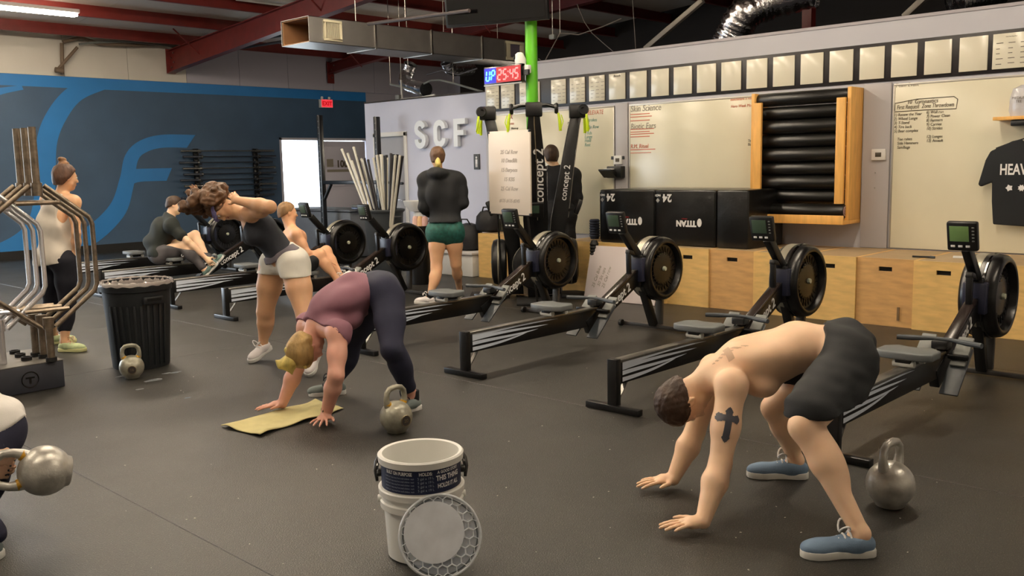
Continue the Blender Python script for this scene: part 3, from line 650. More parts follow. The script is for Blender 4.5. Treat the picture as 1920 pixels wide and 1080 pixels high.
# ================================================================== SKI ERGS, POLE, TV, CLOCK
pc = Vector((-7.16, 7.9, 0))
t = thing('green_pole', 'lime green steel pole between the ski machines', 'pole', pc)
obj('shaft', MB().cyl((0, 0, .01), (0, 0, 4.4), .068, n=24), GREEN, t); obj('base_plate', MB().b2((-.16, -.16, 0), (.16, .16, .012)), BLACK, t, bevel=.003)
t = thing('television', 'dark flat television hanging on the green pole at the top edge', 'television', (-7.42, 7.60, 3.33), math.radians(20))
obj('screen_body', MB().box((0, 0, .12), (1.25, .06, .75), M=Matrix.Rotation(.12, 3, 'X')), BLKPL, t, bevel=.01)
obj('screen', MB().box((0, -.034, .12), (1.19, .004, .69), M=Matrix.Rotation(.12, 3, 'X')), BLKGL, t)
obj('mount_arm', MB().beam((.25, .0, .1), (.31, .22, .1), .05, .05), BLACK, t)
c0 = at(912, 143, 1, 7.75); c1 = at(980, 137, 1, 7.75)
t = thing('interval_timer', 'glowing interval timer clock reading UP 25:45 beside the green pole', 'timer', ((c0.x + c1.x) / 2, 7.75, (c0.z + c1.z) / 2))
hw = (c1.x - c0.x) / 2 + .01
obj('case', MB().b2((-hw, -.03, -.10), (hw, .03, .10)), BLKGL, t, bevel=.006)
obj('edge_bar', MB().b2((-hw, -.032, -.112), (hw, .03, -.101)), STEEL, t)
obj('bracket', MB().b2((hw, -.01, -.03), (hw + .08, .02, .03)), BLACK, t)
obj('blue_glow_panel', MB().b2((-hw + .01, -.033, -.085), (-hw + .20, -.031, .085)), mat('blue_led_back', (.05, .05, .55), .4, emit=(.02, .05, .9), es=.6), t)
obj('red_glow_panel', MB().b2((-hw + .20, -.033, -.085), (hw - .01, -.031, .085)), mat('red_led_back', (.5, .02, .08), .4, emit=(.8, .02, .12), es=.5), t)
SEG = {'2': 'abged', '5': 'afgcd', '4': 'fgbc', 'U': 'fedcb', 'P': 'abfge'}
def seven(ch, cx, w_, h_, m, name):
    b = MB(); g = SEG[ch]; th = .017; sh = .12
    def bar(x0, z0, x1, z1): b.beam((cx + x0 + sh * z0, -.036, z0), (cx + x1 + sh * z1, -.036, z1), .006, th, (1, 0, 0) if x0 == x1 else (0, 0, 1)) if x0 != x1 else b.beam((cx + x0 + sh * z0, -.036, z0), (cx + x1 + sh * z1, -.036, z1), .006, th, (1, 0, 0))
    H = h_ / 2; Wd = w_ / 2; e = .006
    if 'a' in g: bar(-Wd + e, H, Wd - e, H)
    if 'd' in g: bar(-Wd + e, -H, Wd - e, -H)
    if 'g' in g: bar(-Wd + e, 0, Wd - e, 0)
    if 'f' in g: bar(-Wd, e, -Wd, H - e)
    if 'b' in g: bar(Wd, e, Wd, H - e)
    if 'e' in g: bar(-Wd, -H + e, -Wd, -e)
    if 'c' in g: bar(Wd, -H + e, Wd, -e)
    obj(name, b, m, t, smooth=False)
BL = mat('blue_led', (.3, .7, 1), .4, emit=(.35, .75, 1), es=2.2); RL_ = mat('red_led', (1, .5, .5), .4, emit=(1, .35, .35), es=2.2)
for ch, cx, m_ in (('U', -.235, BL), ('P', -.15, BL), ('2', -.04, RL_), ('5', .045, RL_), ('4', .155, RL_), ('5', .235, RL_)): seven(ch, cx * hw / .31, .05, .11, m_, 'digit')
obj('digit', MB().b2((.10 * hw / .31 - .008, -.037, .02), (.10 * hw / .31 + .008, -.034, .036)).b2((.10 * hw / .31 - .012, -.037, -.036), (.10 * hw / .31 + .004, -.034, -.02)), RL_, t, smooth=False)
cl_ = at(977, 113, 1, 7.8)
hang(bpy.data.objects['television'], (-7.42, 7.75, 3.6))
t = thing('security_camera', 'white security camera mounted on the green pole above the clock', 'camera', (cl_.x, 7.8, cl_.z))
obj('housing', MB().tube([(0, 0, -.06), (0, -.01, .0), (-.01, -.02, .07), (-.01, -.02, .085)], [.06, .065, .045, .02], 16), WHITE, t); obj('lens', MB().ell((-.045, -.04, .03), .03), BLKGL, t)
obj('arm', MB().b2((.0, -.03, -.15), (.13, .03, -.06)), WHITE, t, bevel=.01)

def make_ski(lb, loc, rz, hand=True):
    t = thing('ski_machine', lb, 'ski machine', loc, rz, 'ski machines around the green pole')
    # faces local -Y
    b = MB()
    def sec(z, y0, y1, w_): return [(-w_, y0, z), (w_, y0, z), (w_, y1, z), (-w_, y1, z)]
    ss = [sec(.03, -.04, .12, .10), sec(.5, -.06, .10, .115), sec(.9, -.12, .06, .14), sec(1.5, -.20, -.06, .115), sec(1.9, -.26, -.14, .075), sec(2.10, -.30, -.19, .055)]
    vs = [v for s_ in ss for v in s_]; fs = [(3, 2, 1, 0), (20, 21, 22, 23)]
    for i in range(5):
        for k in range(4): fs.append((i * 4 + k, i * 4 + (k + 1) % 4, (i + 1) * 4 + (k + 1) % 4, (i + 1) * 4 + k))
    b.add(vs, fs); obj('column', b, BLACK, t, bevel=.006)
    obj('cord_rail', MB().tube([(.02, -.135, .9), (.02, -.21, 1.5), (.0, -.275, 1.95), (0, -.31, 2.1)], .006, 6), STEEL, t)
    text('concept 2', .15, PRINTW, frame((.045, -.192, 1.38), (0, -.132, 1), (-1, 0, 0)), t, off=.002, shear=.1)
    for s_ in (-1, 1):
        sx_ = s_ * .108; text('concept 2', .10, PRINTW, frame((s_ * .1315, -.10, 1.38), (0, -.132, 1), (0, -s_, 0)) if False else frame((s_ * .134, -.105, 1.30), (0, -.132, .99), (0, s_ * -.99, s_ * -.132)) , t, off=.001)
    obj('crossbar', MB().tube([(-.26, -.30, 2.11), (-.14, -.29, 2.14), (.14, -.29, 2.14), (.26, -.30, 2.11)], .02, 10), BLACK, t)
    obj('head_cap', MB().b2((-.09, -.34, 2.02), (.09, -.16, 2.17)), BLKPL, t, bevel=.015)
    for s_ in (-1, 1):
        p = obj('pulley', MB().lathe([(0, -.02), (.05, -.02), (.06, 0), (.05, .02), (0, .02)], 18, (s_ * .24, -.31, 2.10), 'X'), BLKPL, t)
        obj('grip', MB().tube([(s_ * .26, -.34, 2.05), (s_ * .275, -.35, 1.96), (s_ * .28, -.35, 1.86)], [.012, .018, .016], 8), YELGRN, p)
        obj('grip_strap', MB().tube([(s_ * .29, -.34, 2.03), (s_ * .31, -.35, 1.96), (s_ * .285, -.37, 1.88)], .006, 6), YELGRN, p)
    fw = obj('flywheel_housing', MB().lathe([(.0, -.09), (.19, -.09), (.25, -.07), (.265, -.03), (.265, .03), (.25, .07), (.235, .075), (.22, .06), (.0, .05)], 32, (0, -.02, .40), 'Y').xf(Matrix.Translation((0, -.13, 0))), BLKPL, t)
    obj('rim_ring', MB().lathe([(.266, -.02), (.27, -.01), (.266, .0)], 32, (0, -.15, .40), 'Y'), SHROUD, fw); obj('hub', MB().ell((0, -.245, .40), (.02, .01, .02)), MATS['hub_pale'], fw)
    obj('base', MB().b2((-.22, -.50, 0), (.22, -.04, .028)), RUBBER, t, bevel=.006)
    M_ = Matrix.Translation((.0, -.25, 1.02)) @ Matrix.Rotation(.35, 4, 'X')
    mo = obj('monitor', MB().box((0, 0, 0), (.18, .05, .17)).xf(M_), BLKPL, t, bevel=.012); obj('display', MB().box((-.015, -.0265, .015), (.11, .003, .09)).xf(M_), mat('lcd_dim', (.25, .33, .27), .3), mo)
    obj('monitor_bracket', MB().beam((0, -.10, .98), (0, -.22, 1.0), .04, .03), BLACK, t)
    return t
make_ski('ski machine facing the room in front of the green pole, lettering up its column', (-6.955, 7.70, 0), math.radians(42))
make_ski('ski machine facing left behind the standing whiteboard', (-7.36, 7.74, 0), math.radians(-48))
make_ski('ski machine facing right, its slanting column just right of the pole', (-6.96, 8.06, 0), math.radians(132))
# whiteboard hung on the pole between the machines
v = [at(920, 247, 1, 7.30), at(998, 243, 1, 7.22), at(993, 404, 1, 7.22), at(916, 400, 1, 7.30)]
cc = sum(v, Vector()) / 4; ex = (v[1] - v[0] + v[2] - v[3]).normalized(); ez = Vector((0, 0, 1)); wd = ((v[1] - v[0]).length + (v[2] - v[3]).length) / 2; hg = ((v[0] - v[3]).length + (v[1] - v[2]).length) / 2
t = thing('standing_whiteboard', 'portrait whiteboard with faint workout notes left of the green pole', 'whiteboard', cc)
Mw = frame((0, 0, 0), ex, ez)
obj('board', MB().box((0, 0, 0), (wd, hg, .02)).xf(Mw), mat('board_pink', (.86, .82, .77), .3), t, bevel=.004)
for k, (s_, zz) in enumerate((('25 Cal Row', .22), ('10 Deadlift', .13), ('15 Burpees', .03), ('15 KBS', -.07), ('25 Cal Row', -.17), ('#125 #135 #245', -.30))):
    text(s_, .06 if k < 5 else .05, mat('faint_marker', (.70, .66, .62), .6), Mw @ frame((0, zz * 1.0, .0115), (1, 0, 0), (0, 1, 0)), t, 'handwriting', shear=.2, off=.001)
for sx_ in (-1, 1):
    for sy_ in (-1, 1): obj('corner_cap', MB().box((sx_ * (wd / 2 - .01), sy_ * (hg / 2 - .01), .004), (.025, .025, .025)).xf(Mw), BLKPL, t, bevel=.003)
    obj('stand_leg', MB().tube([Mw @ Vector((sx_ * (wd / 2 - .1), -hg / 2 + .1, -.02)), Vector((ex * sx_ * (wd / 2 - .05))) + Vector((0, .12, -cc.z + .01))], .012, 8), BLACK, t)
obj('marker_tray', MB().box((.02, -hg / 2 + .02, .02), (.2, .05, .03)).xf(Mw), BLKPL, t, bevel=.005)
obj('stand_bar', MB().tube([Mw @ Vector((-wd / 2, -hg / 2, 0)), Mw @ Vector((wd / 2, -hg / 2, 0))], .01, 8), BLACK, t)
# ================================================================== CEILING SERVICES
GALV = mat('galvanised_sheet', (.60, .59, .58), .38, .75, var=.12, vs=3, bump=.05, bs=8)
KRAFT = mat('kraft_lining', (.48, .34, .22), .8, var=.15, vs=4)
VENT = mat('vent_cream', (.80, .77, .66), .5)
dx0, dx1, dz0, dz1, dy0, dy1 = -10.62, -10.0, 3.09, 3.41, 6.9, 11.0
t = thing('air_duct', 'long rectangular metal air duct hanging under the roof, open at its left end', 'duct', ((dx0 + dx1) / 2, dy0, dz0)); hx = (dx1 - dx0) / 2; hz = dz1 - dz0
yy = 0
for k, L_ in enumerate((1.05, 1.0, 1.0, 1.05)):
    b = MB().b2((-hx, yy + .003, 0), (-hx + .006, yy + L_ - .003, hz)).b2((hx - .006, yy + .003, 0), (hx, yy + L_ - .003, hz)).b2((-hx, yy + .003, 0), (hx, yy + L_ - .003, .006)).b2((-hx, yy + .003, hz - .006), (hx, yy + L_ - .003, hz))
    obj('duct_section', b, GALV, t, smooth=False); yy += L_
    if k < 3: obj('duct_flange', MB().b2((hx, yy - .015, -.012), (hx + .014, yy + .015, hz + .01)).b2((-hx, yy - .015, -.014), (hx, yy + .015, -.001)), STEEL, t, bevel=.002)
obj('lining', MB().b2((-hx + .008, .02, .008), (-hx + .03, 1.0, hz - .008)).b2((hx - .03, .02, .008), (hx - .008, 1.0, hz - .008)).b2((-hx + .03, .02, .008), (hx - .03, 1.0, .02)).b2((-hx + .03, .02, hz - .02), (hx - .03, 1.0, hz - .008)).b2((-hx + .03, 1.0, .02), (hx - .03, 1.02, hz - .02)), KRAFT, t, smooth=False)
g_ = obj('grille_frame', MB().b2((hx, .22, .035), (hx + .02, .50, .065)).b2((hx, .22, hz - .055), (hx + .02, .50, hz - .025)).b2((hx, .22, .065), (hx + .02, .255, hz - .055)).b2((hx, .465, .065), (hx + .02, .50, hz - .055)), VENT, t, bevel=.003)
for k in range(9): obj('louvre', MB().box((hx + .008, .272 + .0225 * k, hz / 2 + .005), (.016, .006, hz - .12)), VENT, g_, smooth=False)
g_ = obj('grille_frame', MB().b2((hx, 3.55, .02), (hx + .02, 3.95, .06)).b2((hx, 3.55, hz - .06), (hx + .02, 3.95, hz - .02)).b2((hx, 3.55, .06), (hx + .02, 3.64, hz - .06)).b2((hx, 3.86, .06), (hx + .02, 3.95, hz - .06)), VENT, t, bevel=.003)
obj('grille_face', MB().b2((hx + .001, 3.64, .06), (hx + .006, 3.86, hz - .06)), mat('vent_dark', (.36, .33, .38), .5), g_, smooth=False)
for y in (.75, 2.3, 3.4): obj('hanger_rod', MB().cyl((hx - .02, y, hz), (hx - .02, y, roofz(-10) + .2 - dz0), .006, n=8), STEEL, t)
FOIL = mat('foil_duct', (.78, .78, .80), .18, 1., bump=1., bs=22)
def flex(lb, pts, r):
    t = thing('flexible_duct', lb, 'duct', pts[0]); o0 = Vector(pts[0])
    P = [Vector(p) - o0 for p in pts]; C_ = []
    for i in range(len(P) - 1):
        for u in np.linspace(0, 1, 14, endpoint=False):
            p0 = P[max(i - 1, 0)]; p1 = P[i]; p2 = P[i + 1]; p3 = P[min(i + 2, len(P) - 1)]
            C_.append(.5 * ((2 * p1) + (p2 - p0) * u + (2 * p0 - 5 * p1 + 4 * p2 - p3) * u * u + (3 * p1 - p0 - 3 * p2 + p3) * u ** 3))
    rs = [r * (1 + .05 * math.sin(i * 2.1) + .03 * math.sin(i * .7)) for i in range(len(C_))]
    o = obj('foil_sleeve', MB().tube(C_, rs, 20, cap=False), FOIL, t, angle=180); return t
flex('foil flexible duct hanging below the metal duct above the wall letters', [at(770, 120, 1, 10.4), at(765, 135, 1, 10.4), at(760, 152, 1, 10.3), at(775, 162, 1, 10.2), at(800, 168, 1, 10.1)], .11)
flex('foil flexible duct under the right part of the metal duct', [at(838, 115, 1, 10.6), at(845, 128, 1, 10.7), at(862, 130, 1, 10.9), at(885, 128, 1, 11.2)], .11)
flex('crumpled foil flexible duct rising above the right wall at the top edge', [at(1365, 85, 1, 10.0), at(1378, 60, 1, 10.0), at(1398, 25, 1, 10.0), at(1450, 2, 1, 10.2), at(1530, -20, 1, 10.3)], .20)
flex('bright foil duct end above the right wall near the corner', [at(1790, 5, 1, 9.8), at(1830, -8, 1, 10.0), at(1880, -20, 1, 10.2)], .14)
for o_, p_ in ((bpy.data.objects['flexible_duct'], at(765, 128, 1, 10.4)), (bpy.data.objects['flexible_duct.001'], at(850, 122, 1, 10.7))): hang(o_, p_)
def rod(name, lb, cat, a, b, r, m, n=8):
    t = thing(name, lb, cat, a); obj('shaft', MB().tube([(0, 0, 0), Vector(b) - Vector(a)], r, n), m, t); return t
t = thing('strut_channel', 'grey slanting steel strut above the right wall, left one', 'strut', at(1210, 92, 1, 9.6)); o0 = t.location.copy()
obj('channel', MB().beam((0, 0, 0), at(1318, 0, 1, 9.6) - o0, .06, .06), mat('strut_grey', (.42, .40, .37), .5, .3), t, bevel=.006)
t = thing('strut_channel', 'grey slanting steel strut above the right wall, right one', 'strut', at(1695, 32, 1, 9.6)); o0 = t.location.copy()
obj('channel', MB().beam((0, 0, 0), at(1740, -10, 1, 9.6) - o0, .06, .06), MATS['strut_grey'], t, bevel=.006)
PIPE = mat('pipe_dark', (.22, .19, .19), .5)
rod('conduit_pipe', 'dark pipe crossing under the roof above the metal duct', 'pipe', at(690, 45, 1, 7.4), at(880, 20, 1, 7.4), .022, PIPE)
rod('conduit_pipe', 'dark pipe running from the haunch behind the duct opening', 'pipe', at(400, 98, 1, 9.5), at(530, 78, 1, 9.5), .025, PIPE)
rod('conduit_pipe', 'second dark pipe just below the first near the duct opening', 'pipe', at(400, 85, 1, 9.7), at(530, 66, 1, 9.7), .03, PIPE)
rod('threaded_rod', 'thin hanger rod behind the white sleeve of the foil duct', 'rod', at(754, 188, 1, 9.62), at(752, 150, 1, 9.62), .014, WHITE)
t = thing('junction_pipe', 'white electrical pipe lying on top of the wall with the letters', 'pipe', at(748, 187, 1, 9.6)); o0 = t.location.copy()
obj('pipe', MB().tube([(0, 0, 0), at(790, 183, 1, 9.6) - o0, at(815, 178, 1, 9.6) - o0], .016, 8), WHITE, t); obj('box', MB().box((0, 0, .03), (.1, .08, .09)), GREYPL, t, bevel=.006)
t = thing('cable_loop', 'grey cable arching above the wall with the letters', 'cable', at(795, 157, 1, 9.8)); o0 = t.location.copy()
obj('cable', MB().tube([at(x, y, 1, 9.8) - o0 for x, y in ((795, 157), (808, 151), (825, 150), (850, 156), (880, 165), (905, 172))], .016, 8), GREYPL, t)
t = thing('cable_bundle', 'tangle of cables and pipes on the wall top next to the foil duct', 'cables', at(730, 158, 1, 9.9)); o0 = t.location.copy()
obj('cable', MB().tube([at(x, y, 1, 9.9) - o0 for x, y in ((732, 158), (750, 162), (770, 168), (790, 178))], .018, 8), GREYPL, t)
obj('cable', MB().tube([at(x, y, 1, 9.9) - o0 for x, y in ((800, 140), (830, 132), (860, 140), (895, 128))], .012, 6), PIPE, t)
for n_, p_ in (('cable_bundle', at(732, 158, 1, 9.9)), ('cable_loop', at(850, 156, 1, 9.8)), ('conduit_pipe', at(760, 35, 1, 7.4)), ('conduit_pipe.001', at(460, 88, 1, 9.5)), ('conduit_pipe.002', at(460, 75, 1, 9.7)), ('threaded_rod', at(752, 150, 1, 9.62))): hang(bpy.data.objects[n_], p_)
# conduit and small motor on the upper left wall
t = thing('conduit_run', 'dusty conduit and bracket hanging on the cream wall above the blue paint', 'conduit', wpt(112, 82, .1)); o0 = t.location.copy()
dm = mat('dusty_metal', (.42, .36, .30), .7)
obj('upright', MB().tube([wpt(112, 82, .1) - o0, wpt(113, 140, .1) - o0], .035, 8), dm, t)
obj('brace', MB().tube([wpt(140, 90, .12) - o0, wpt(103, 132, .12) - o0], .03, 8), dm, t)
obj('motor', MB().tube([wpt(98, 132, .14) - o0, wpt(112, 134, .14) - o0], .05, 10), dm, t)
obj('conduit', MB().tube([wpt(x, y, .15) - o0 for x, y in ((112, 80), (145, 72), (180, 84), (240, 86), (300, 84), (338, 92))], .035, 8), dm, t)
obj('conduit', MB().tube([wpt(x, y, .2) - o0 for x, y in ((140, 85), (160, 82), (230, 80), (330, 90))], .02, 8), GREYPL, t)
# storage clutter above the right wall: dim wires, sprinkler box
t = thing('wire', 'thin pale wire drooping in the dark space above the left part of the right wall', 'wire', at(1082, 8, 1, 10.5)); o0 = t.location.copy()
obj('wire', MB().tube([at(x, y, 1, 10.5) - o0 for x, y in ((1082, 8), (1095, 40), (1110, 62), (1130, 80), (1150, 97))], .006, 6), mat('wire_grey', (.45, .42, .40), .6), t)
t = thing('wire', 'thin vertical wire hanging above the middle of the right wall', 'wire', at(1186, 0, 1, 10.2)); o0 = t.location.copy()
obj('wire', MB().tube([(0, 0, 0), at(1192, 92, 1, 10.2) - o0], .005, 6), MATS['wire_grey'], t)
t = thing('wire', 'thin looping wire beside the green pole above the right wall', 'wire', at(1050, 20, 1, 10.3)); o0 = t.location.copy()
obj('wire', MB().tube([at(x, y, 1, 10.3) - o0 for x, y in ((1010, 110), (1020, 118), (1050, 62), (1085, 65), (1130, 50), (1165, 35))], .008, 6), MATS['wire_grey'], t); hang(t, at(1050, 62, 1, 10.3))
t = thing('sensor_box', 'small white sensor box in the dark just right of the green pole', 'box', at(1036, 69, 1, 9.6)); obj('body', MB().box((0, 0, 0), (.09, .05, .06)), GREYPL, t, bevel=.008); hang(t, Vector(t.location) + Vector((0, 0, .02)))
for px in (1508, 1512): pass
t = thing('red_post', 'dark red steel post in the storage space above the roll rack', 'post', at(1516, 60, 1, 11)); o0 = t.location.copy()
obj('shaft', MB().box((0, 0, .4), (.12, .12, 2.4)), RED, t)
t = thing('exit_sign', 'small glowing red and white exit sign on the blue wall above the doorway', 'sign', wpt(608, 195, .06), math.radians(90))
obj('housing', MB().b2((-.16, -.05, -.09), (.16, .05, .10)), WHITE, t, bevel=.006)
obj('face', MB().b2((-.15, -.053, -.08), (.15, -.05, .09)), mat('exit_glow', (1, .35, .4), .5, emit=(1, .22, .28), es=.7), t, smooth=False)
text('EXIT', .13, mat('exit_red', (.75, .02, .08), .5, emit=(.75, .01, .05), es=.5), frame((0, -.054, 0), (1, 0, 0), (0, 0, 1)), t, off=.004)
for s_ in (-1, 1): obj('lamp_head', MB().ell((s_ * .10, 0, .13), .035), WHITE, t)

# ================================================================== BARBELLS ON THE BLUE WALL, RIG, BIN WITH PIPES
t = thing('barbell_rack', 'pair of black wall uprights carrying barbells on the blue wall', 'rack', (XL + .02, 10.1, .5), 0)
for y in (-.65, .72):
    obj('upright', MB().b2((0, y - .05, .1), (.06, y + .05, 1.48)), BLACK, t, bevel=.004)
for k in range(9):
    z = 1.93 - .118 * k
    q = thing('barbell', 'steel barbell on the blue wall rack, %s' % ('topmost of the stack' if k == 0 else '%s from the top' % words(k + 1)), 'barbell', (XL + .17, 10.14 + .05 * math.sin(k * 2.2), z), 0, 'barbells on the wall rack')
    obj('shaft', MB().cyl((0, -.65, 0), (0, .65, 0), .014, n=10), STEEL if k in (0, 3) else mat('bar_dark', (.28, .30, .34), .35, .7), q)
    for s_ in (-1, 1):
        obj('sleeve', MB().cyl((0, s_ * .66, 0), (0, s_ * 1.07, 0), .025, n=12), STEEL if k % 3 == 0 else mat('sleeve_dark', (.36, .38, .42), .3, .8), q)
        obj('collar', MB().cyl((0, s_ * .65, 0), (0, s_ * .68, 0), .036, n=12), STEEL, q)
    for y in (-.65, .72): obj('cradle', MB().b2((.06, y - .04, z - .5 - .045), (.19, y + .04, z - .5 - .018)), BLACK, t, bevel=.004)
def post(px, py0, py1, Y_, lb):
    a = at(px, py0, 1, Y_); t = thing('rack_upright', lb, 'rack post', (a.x, Y_, 0)); h_ = a.z
    obj('tube', MB().b2((-.038, -.038, .01), (.038, .038, h_)), BLACK, t, bevel=.005)
    obj('foot', MB().b2((-.06, -.30, 0), (.06, .30, .05)), BLACK, t, bevel=.006)
    hl = MB()
    for k in range(int(h_ / .1)): hl.cyl((.0, -.039, .1 + .1 * k), (0, -.037, .1 + .1 * k), .011, n=8)
    h_o = obj('holes', hl, GREYPL, t); h_o['kind'] = 'stuff'; return t, h_, a
t, h1, a1 = post(599, 216, 0, 9.2, 'tall black rack upright in front of the bright doorway')
x2 = at(706, 216, 1, 9.2).x
t2, h2, a2 = post(706, 219, 0, 9.2, 'tall black rack upright behind the upright pipes')
zc = at(640, 342, 1, 9.2).z
t3 = thing('rack_crossbar', 'black horizontal crossbar linking the two rack uprights', 'crossbar', ((a1.x + x2) / 2, 9.2, zc))
hw = (x2 - a1.x) / 2 - .04
obj('tube', MB().b2((-hw, -.03, -.03), (hw, .03, .03)), BLACK, t3, bevel=.005)
obj('gusset', MB().beam((-hw, 0, -.28), (-hw + .2, 0, -.03), .05, .03), BLACK, t3)
obj('peg', MB().cyl((hw + .08, 0, -.0), (hw + .62, 0, -.02), .02, n=10), BLKPL, t3)
obj('peg', MB().cyl((hw + .08, 0, -.62), (hw + .45, 0, -.62), .02, n=10), BLKPL, t3)
# large grey bin and the grey can with pipes
def lathe_can(lb, loc, rb, rt, h_, m, name='bin', cat='bin', handles=True, rim=None):
    t = thing(name, lb, cat, loc)
    obj('body', MB().lathe([(0, 0), (rb - .01, 0), (rb, .015), (rt, h_ - .05), (rt + .004, h_ - .045), (rt + .022, h_ - .03), (rt + .024, h_ - .008), (rt + .012, h_), (rt - .008, h_ - .004), (rb - .02, .03), (0, .03)], 40), m, t, angle=45)
    if handles:
        for s_ in (-1, 1): obj('handle', MB().tube([(s_ * (rt - .01), -.06, h_ - .10), (s_ * (rt + .045), -.05, h_ - .10), (s_ * (rt + .045), .05, h_ - .10), (s_ * (rt - .01), .06, h_ - .10)], .012, 8), m, t)
    return t
a = at(722, 485, 1, 7.9)
PB = G(722, 500); pbx, pby = at(722, 470, 1, 8.0).x, 8.0
tz = at(722, 392, 1, 8.0).z
lathe_can('grey garbage can full of upright pipes in front of the grey wall', (pbx, pby, 0), .21, .27, tz, DKGREY)
def pipe(px0, py0, px1, py1, m, lb, k, r=.016):
    # pipe stands in the can: rim point px0,py0 (height tz) and top px1,py1, slight depth offsets
    dy = .16 * math.sin(k * 2.4); yy = pby + dy
    A = at(px0, py0, 1, yy); B = at(px1, py1, 1, yy + .12 * math.sin(k * 1.7)); d = (B - A).normalized(); base = A - d * (A.z - .04) / max(d.z, .5)
    ov = Vector((base.x - pbx, base.y - pby, 0)); ov = ov * min(1, .14 / max(ov.length, 1e-6)); base = Vector((pbx + ov.x, pby + ov.y, .045))
    hv = Vector((A.x - pbx, A.y - pby, 0)); hv = hv * min(1, .225 / max(hv.length, 1e-6)); A = Vector((pbx + hv.x, pby + hv.y, A.z)); B = base + (A - base) * ((B.z - .045) / (A.z - .045)) if abs((base + (A - base) * ((B.z - .045) / (A.z - .045)) - B).length) < .12 else B
    A2 = B - base; L_ = A2.length; q = thing('pvc_pipe' if m is not PB_ else 'black_pipe', lb, 'pipe', base, 0, 'white pipes standing in the grey can' if m is not PB_ else 'black pipes standing in the grey can')
    obj('tube', MB().tube([(0, 0, 0), A2], r, 10), m, q)
    obj('end_cap', MB().tube([A2 * .985, A2 * 1.002], r * 1.12, 10), m, q)
PW = mat('pvc_white', (.80, .79, .74), .4, var=.06, vs=6); PB_ = mat('pipe_wrap_black', (.14, .13, .14), .5)
LW = 'white pipe standing in the grey can among the other pipes'; LK = 'black pipe standing in the grey can among the other pipes'
pl_ = [(692, 390, 641, 280, PW, 'long white pipe leaning furthest left out of the grey can'), (696, 391, 652, 288, PW, LW), (700, 391, 663, 276, PW, 'white pipe sticking up between the two leftmost leaning pipes'), (702, 391, 668, 292, PB_, LK), (706, 391, 672, 302, PB_, LK), (704, 391, 660, 302, PW, LW), (710, 391, 681, 300, PW, LW), (712, 391, 683, 297, PB_, LK),
       (716, 391, 690, 300, PB_, LK), (714, 391, 678, 298, PW, LW), (720, 391, 706, 291, PW, LW), (722, 392, 711, 290, PW, LW), (723, 392, 716, 290, PW, LW), (726, 392, 721, 292, PB_, LK), (725, 392, 724, 293, PW, LW), (728, 392, 728, 291, PB_, LK), (731, 392, 733, 288, PB_, LK),
       (733, 392, 738, 290, PB_, LK), (734, 393, 741, 292, PW, LW), (737, 393, 745, 290, PB_, LK), (739, 393, 750, 292, PW, LW), (742, 393, 757, 293, PB_, 'black pipe leaning furthest right out of the grey can'), (718, 392, 700, 296, PW, LW), (729, 392, 730, 296, PW, LW), (736, 393, 743, 295, PB_, LK)]
for k, q in enumerate(pl_): pipe(*q, k, .017)
bx_, by_ = at(625, 470, 1, 9.7).x, 9.7
t = thing('storage_bin', 'wide dark grey bin behind the flywheel by the doorway', 'bin', (bx_, by_, 0))
wdt = at(690, 470, 1, 9.7).x - at(572, 470, 1, 9.7).x
zt_ = at(620, 390, 1, 9.7).z
obj('body', MB().b2((-wdt / 2, -.3, .01), (wdt / 2, .3, zt_ - .04)), mat('bin_grey', (.33, .35, .38), .6, var=.08), t, bevel=.04); obj('lid', MB().b2((-wdt / 2 - .02, -.32, zt_ - .04), (wdt / 2 + .02, .32, zt_)), MATS['bin_grey'], t, bevel=.015)
x_ = at(672, 380, 1, 9.6).x
for k in range(2):
    q = thing('weight_plate', 'small %s plate lying on the wide dark bin' % ('blue-grey' if k == 0 else 'grey'), 'plate', (x_, 9.65, zt_ + .036 * k + .001), 0)
    obj('disc', MB().lathe([(.03, 0), (.15, 0), (.16, .006), (.16, .028), (.15, .034), (.03, .034), (.03, 0)], 28), mat('plate_blue', (.40, .46, .58), .4) if k == 0 else GREYPL, q); obj('hub_ring', MB().lathe([(.028, .0345), (.045, .0345), (.045, .036), (.028, .036)], 20), STEEL, q)
a = at(769, 418, 1, 7.7)
t = thing('towel_bundle', 'pale pinkish rolled towels standing behind the black flywheel', 'towels', (a.x, 7.85, 0)); 
tz_ = at(769, 405, 1, 7.85).z
obj('bin_stand', MB().lathe([(0, 0), (.13, 0), (.15, tz_ - .12), (.14, tz_ - .12), (.12, .02)], 20), BLKPL, t)
for k in range(3): obj('rolled_towel', MB().tube([(-.07 + .07 * k, .02 * k, .4), (-.07 + .07 * k, .02 * k, tz_ - .03), (-.07 + .07 * k, .02 * k, tz_)], [.04, .04, .025], 14), mat('towel_pink%d' % k, [(.82, .68, .64), (.80, .66, .5), (.74, .60, .58)][k], .9, bump=.3, bs=90), t, angle=60)

# ================================================================== TRAP BARS ON THEIR BASE
STANDM = mat('base_dark', (.20, .21, .24), .5, var=.1)
bX1 = -6.80; bX0 = -7.42; bY1 = 2.48; bY0 = 1.30
t = thing('trap_bar_stand', 'dark steel floor stand with round sockets holding hexagonal bars', 'stand', ((bX0 + bX1) / 2, (bY0 + bY1) / 2, 0)); hx, hy = (bX1 - bX0) / 2, (bY1 - bY0) / 2
obj('base', MB().b2((-hx, -hy, 0), (hx, hy, .19)), STANDM, t, bevel=.006)
obj('top_plate', MB().b2((-hx, -hy, .19), (hx, hy, .197)), mat('dull_steel', (.45, .44, .42), .5, .4), t, bevel=.002)
a = at(57, 712, 0, bX1); em = [(a.y - t.location.y + .055 * math.cos(x), a.z + .055 * math.sin(x)) for x in np.linspace(0, 2 * PI, 25)]
obj('ring_emblem', MB().tube([(hx + .001, p[0], p[1]) for p in em[:-1]], .004, 5, closed=True), BLKGL, t)
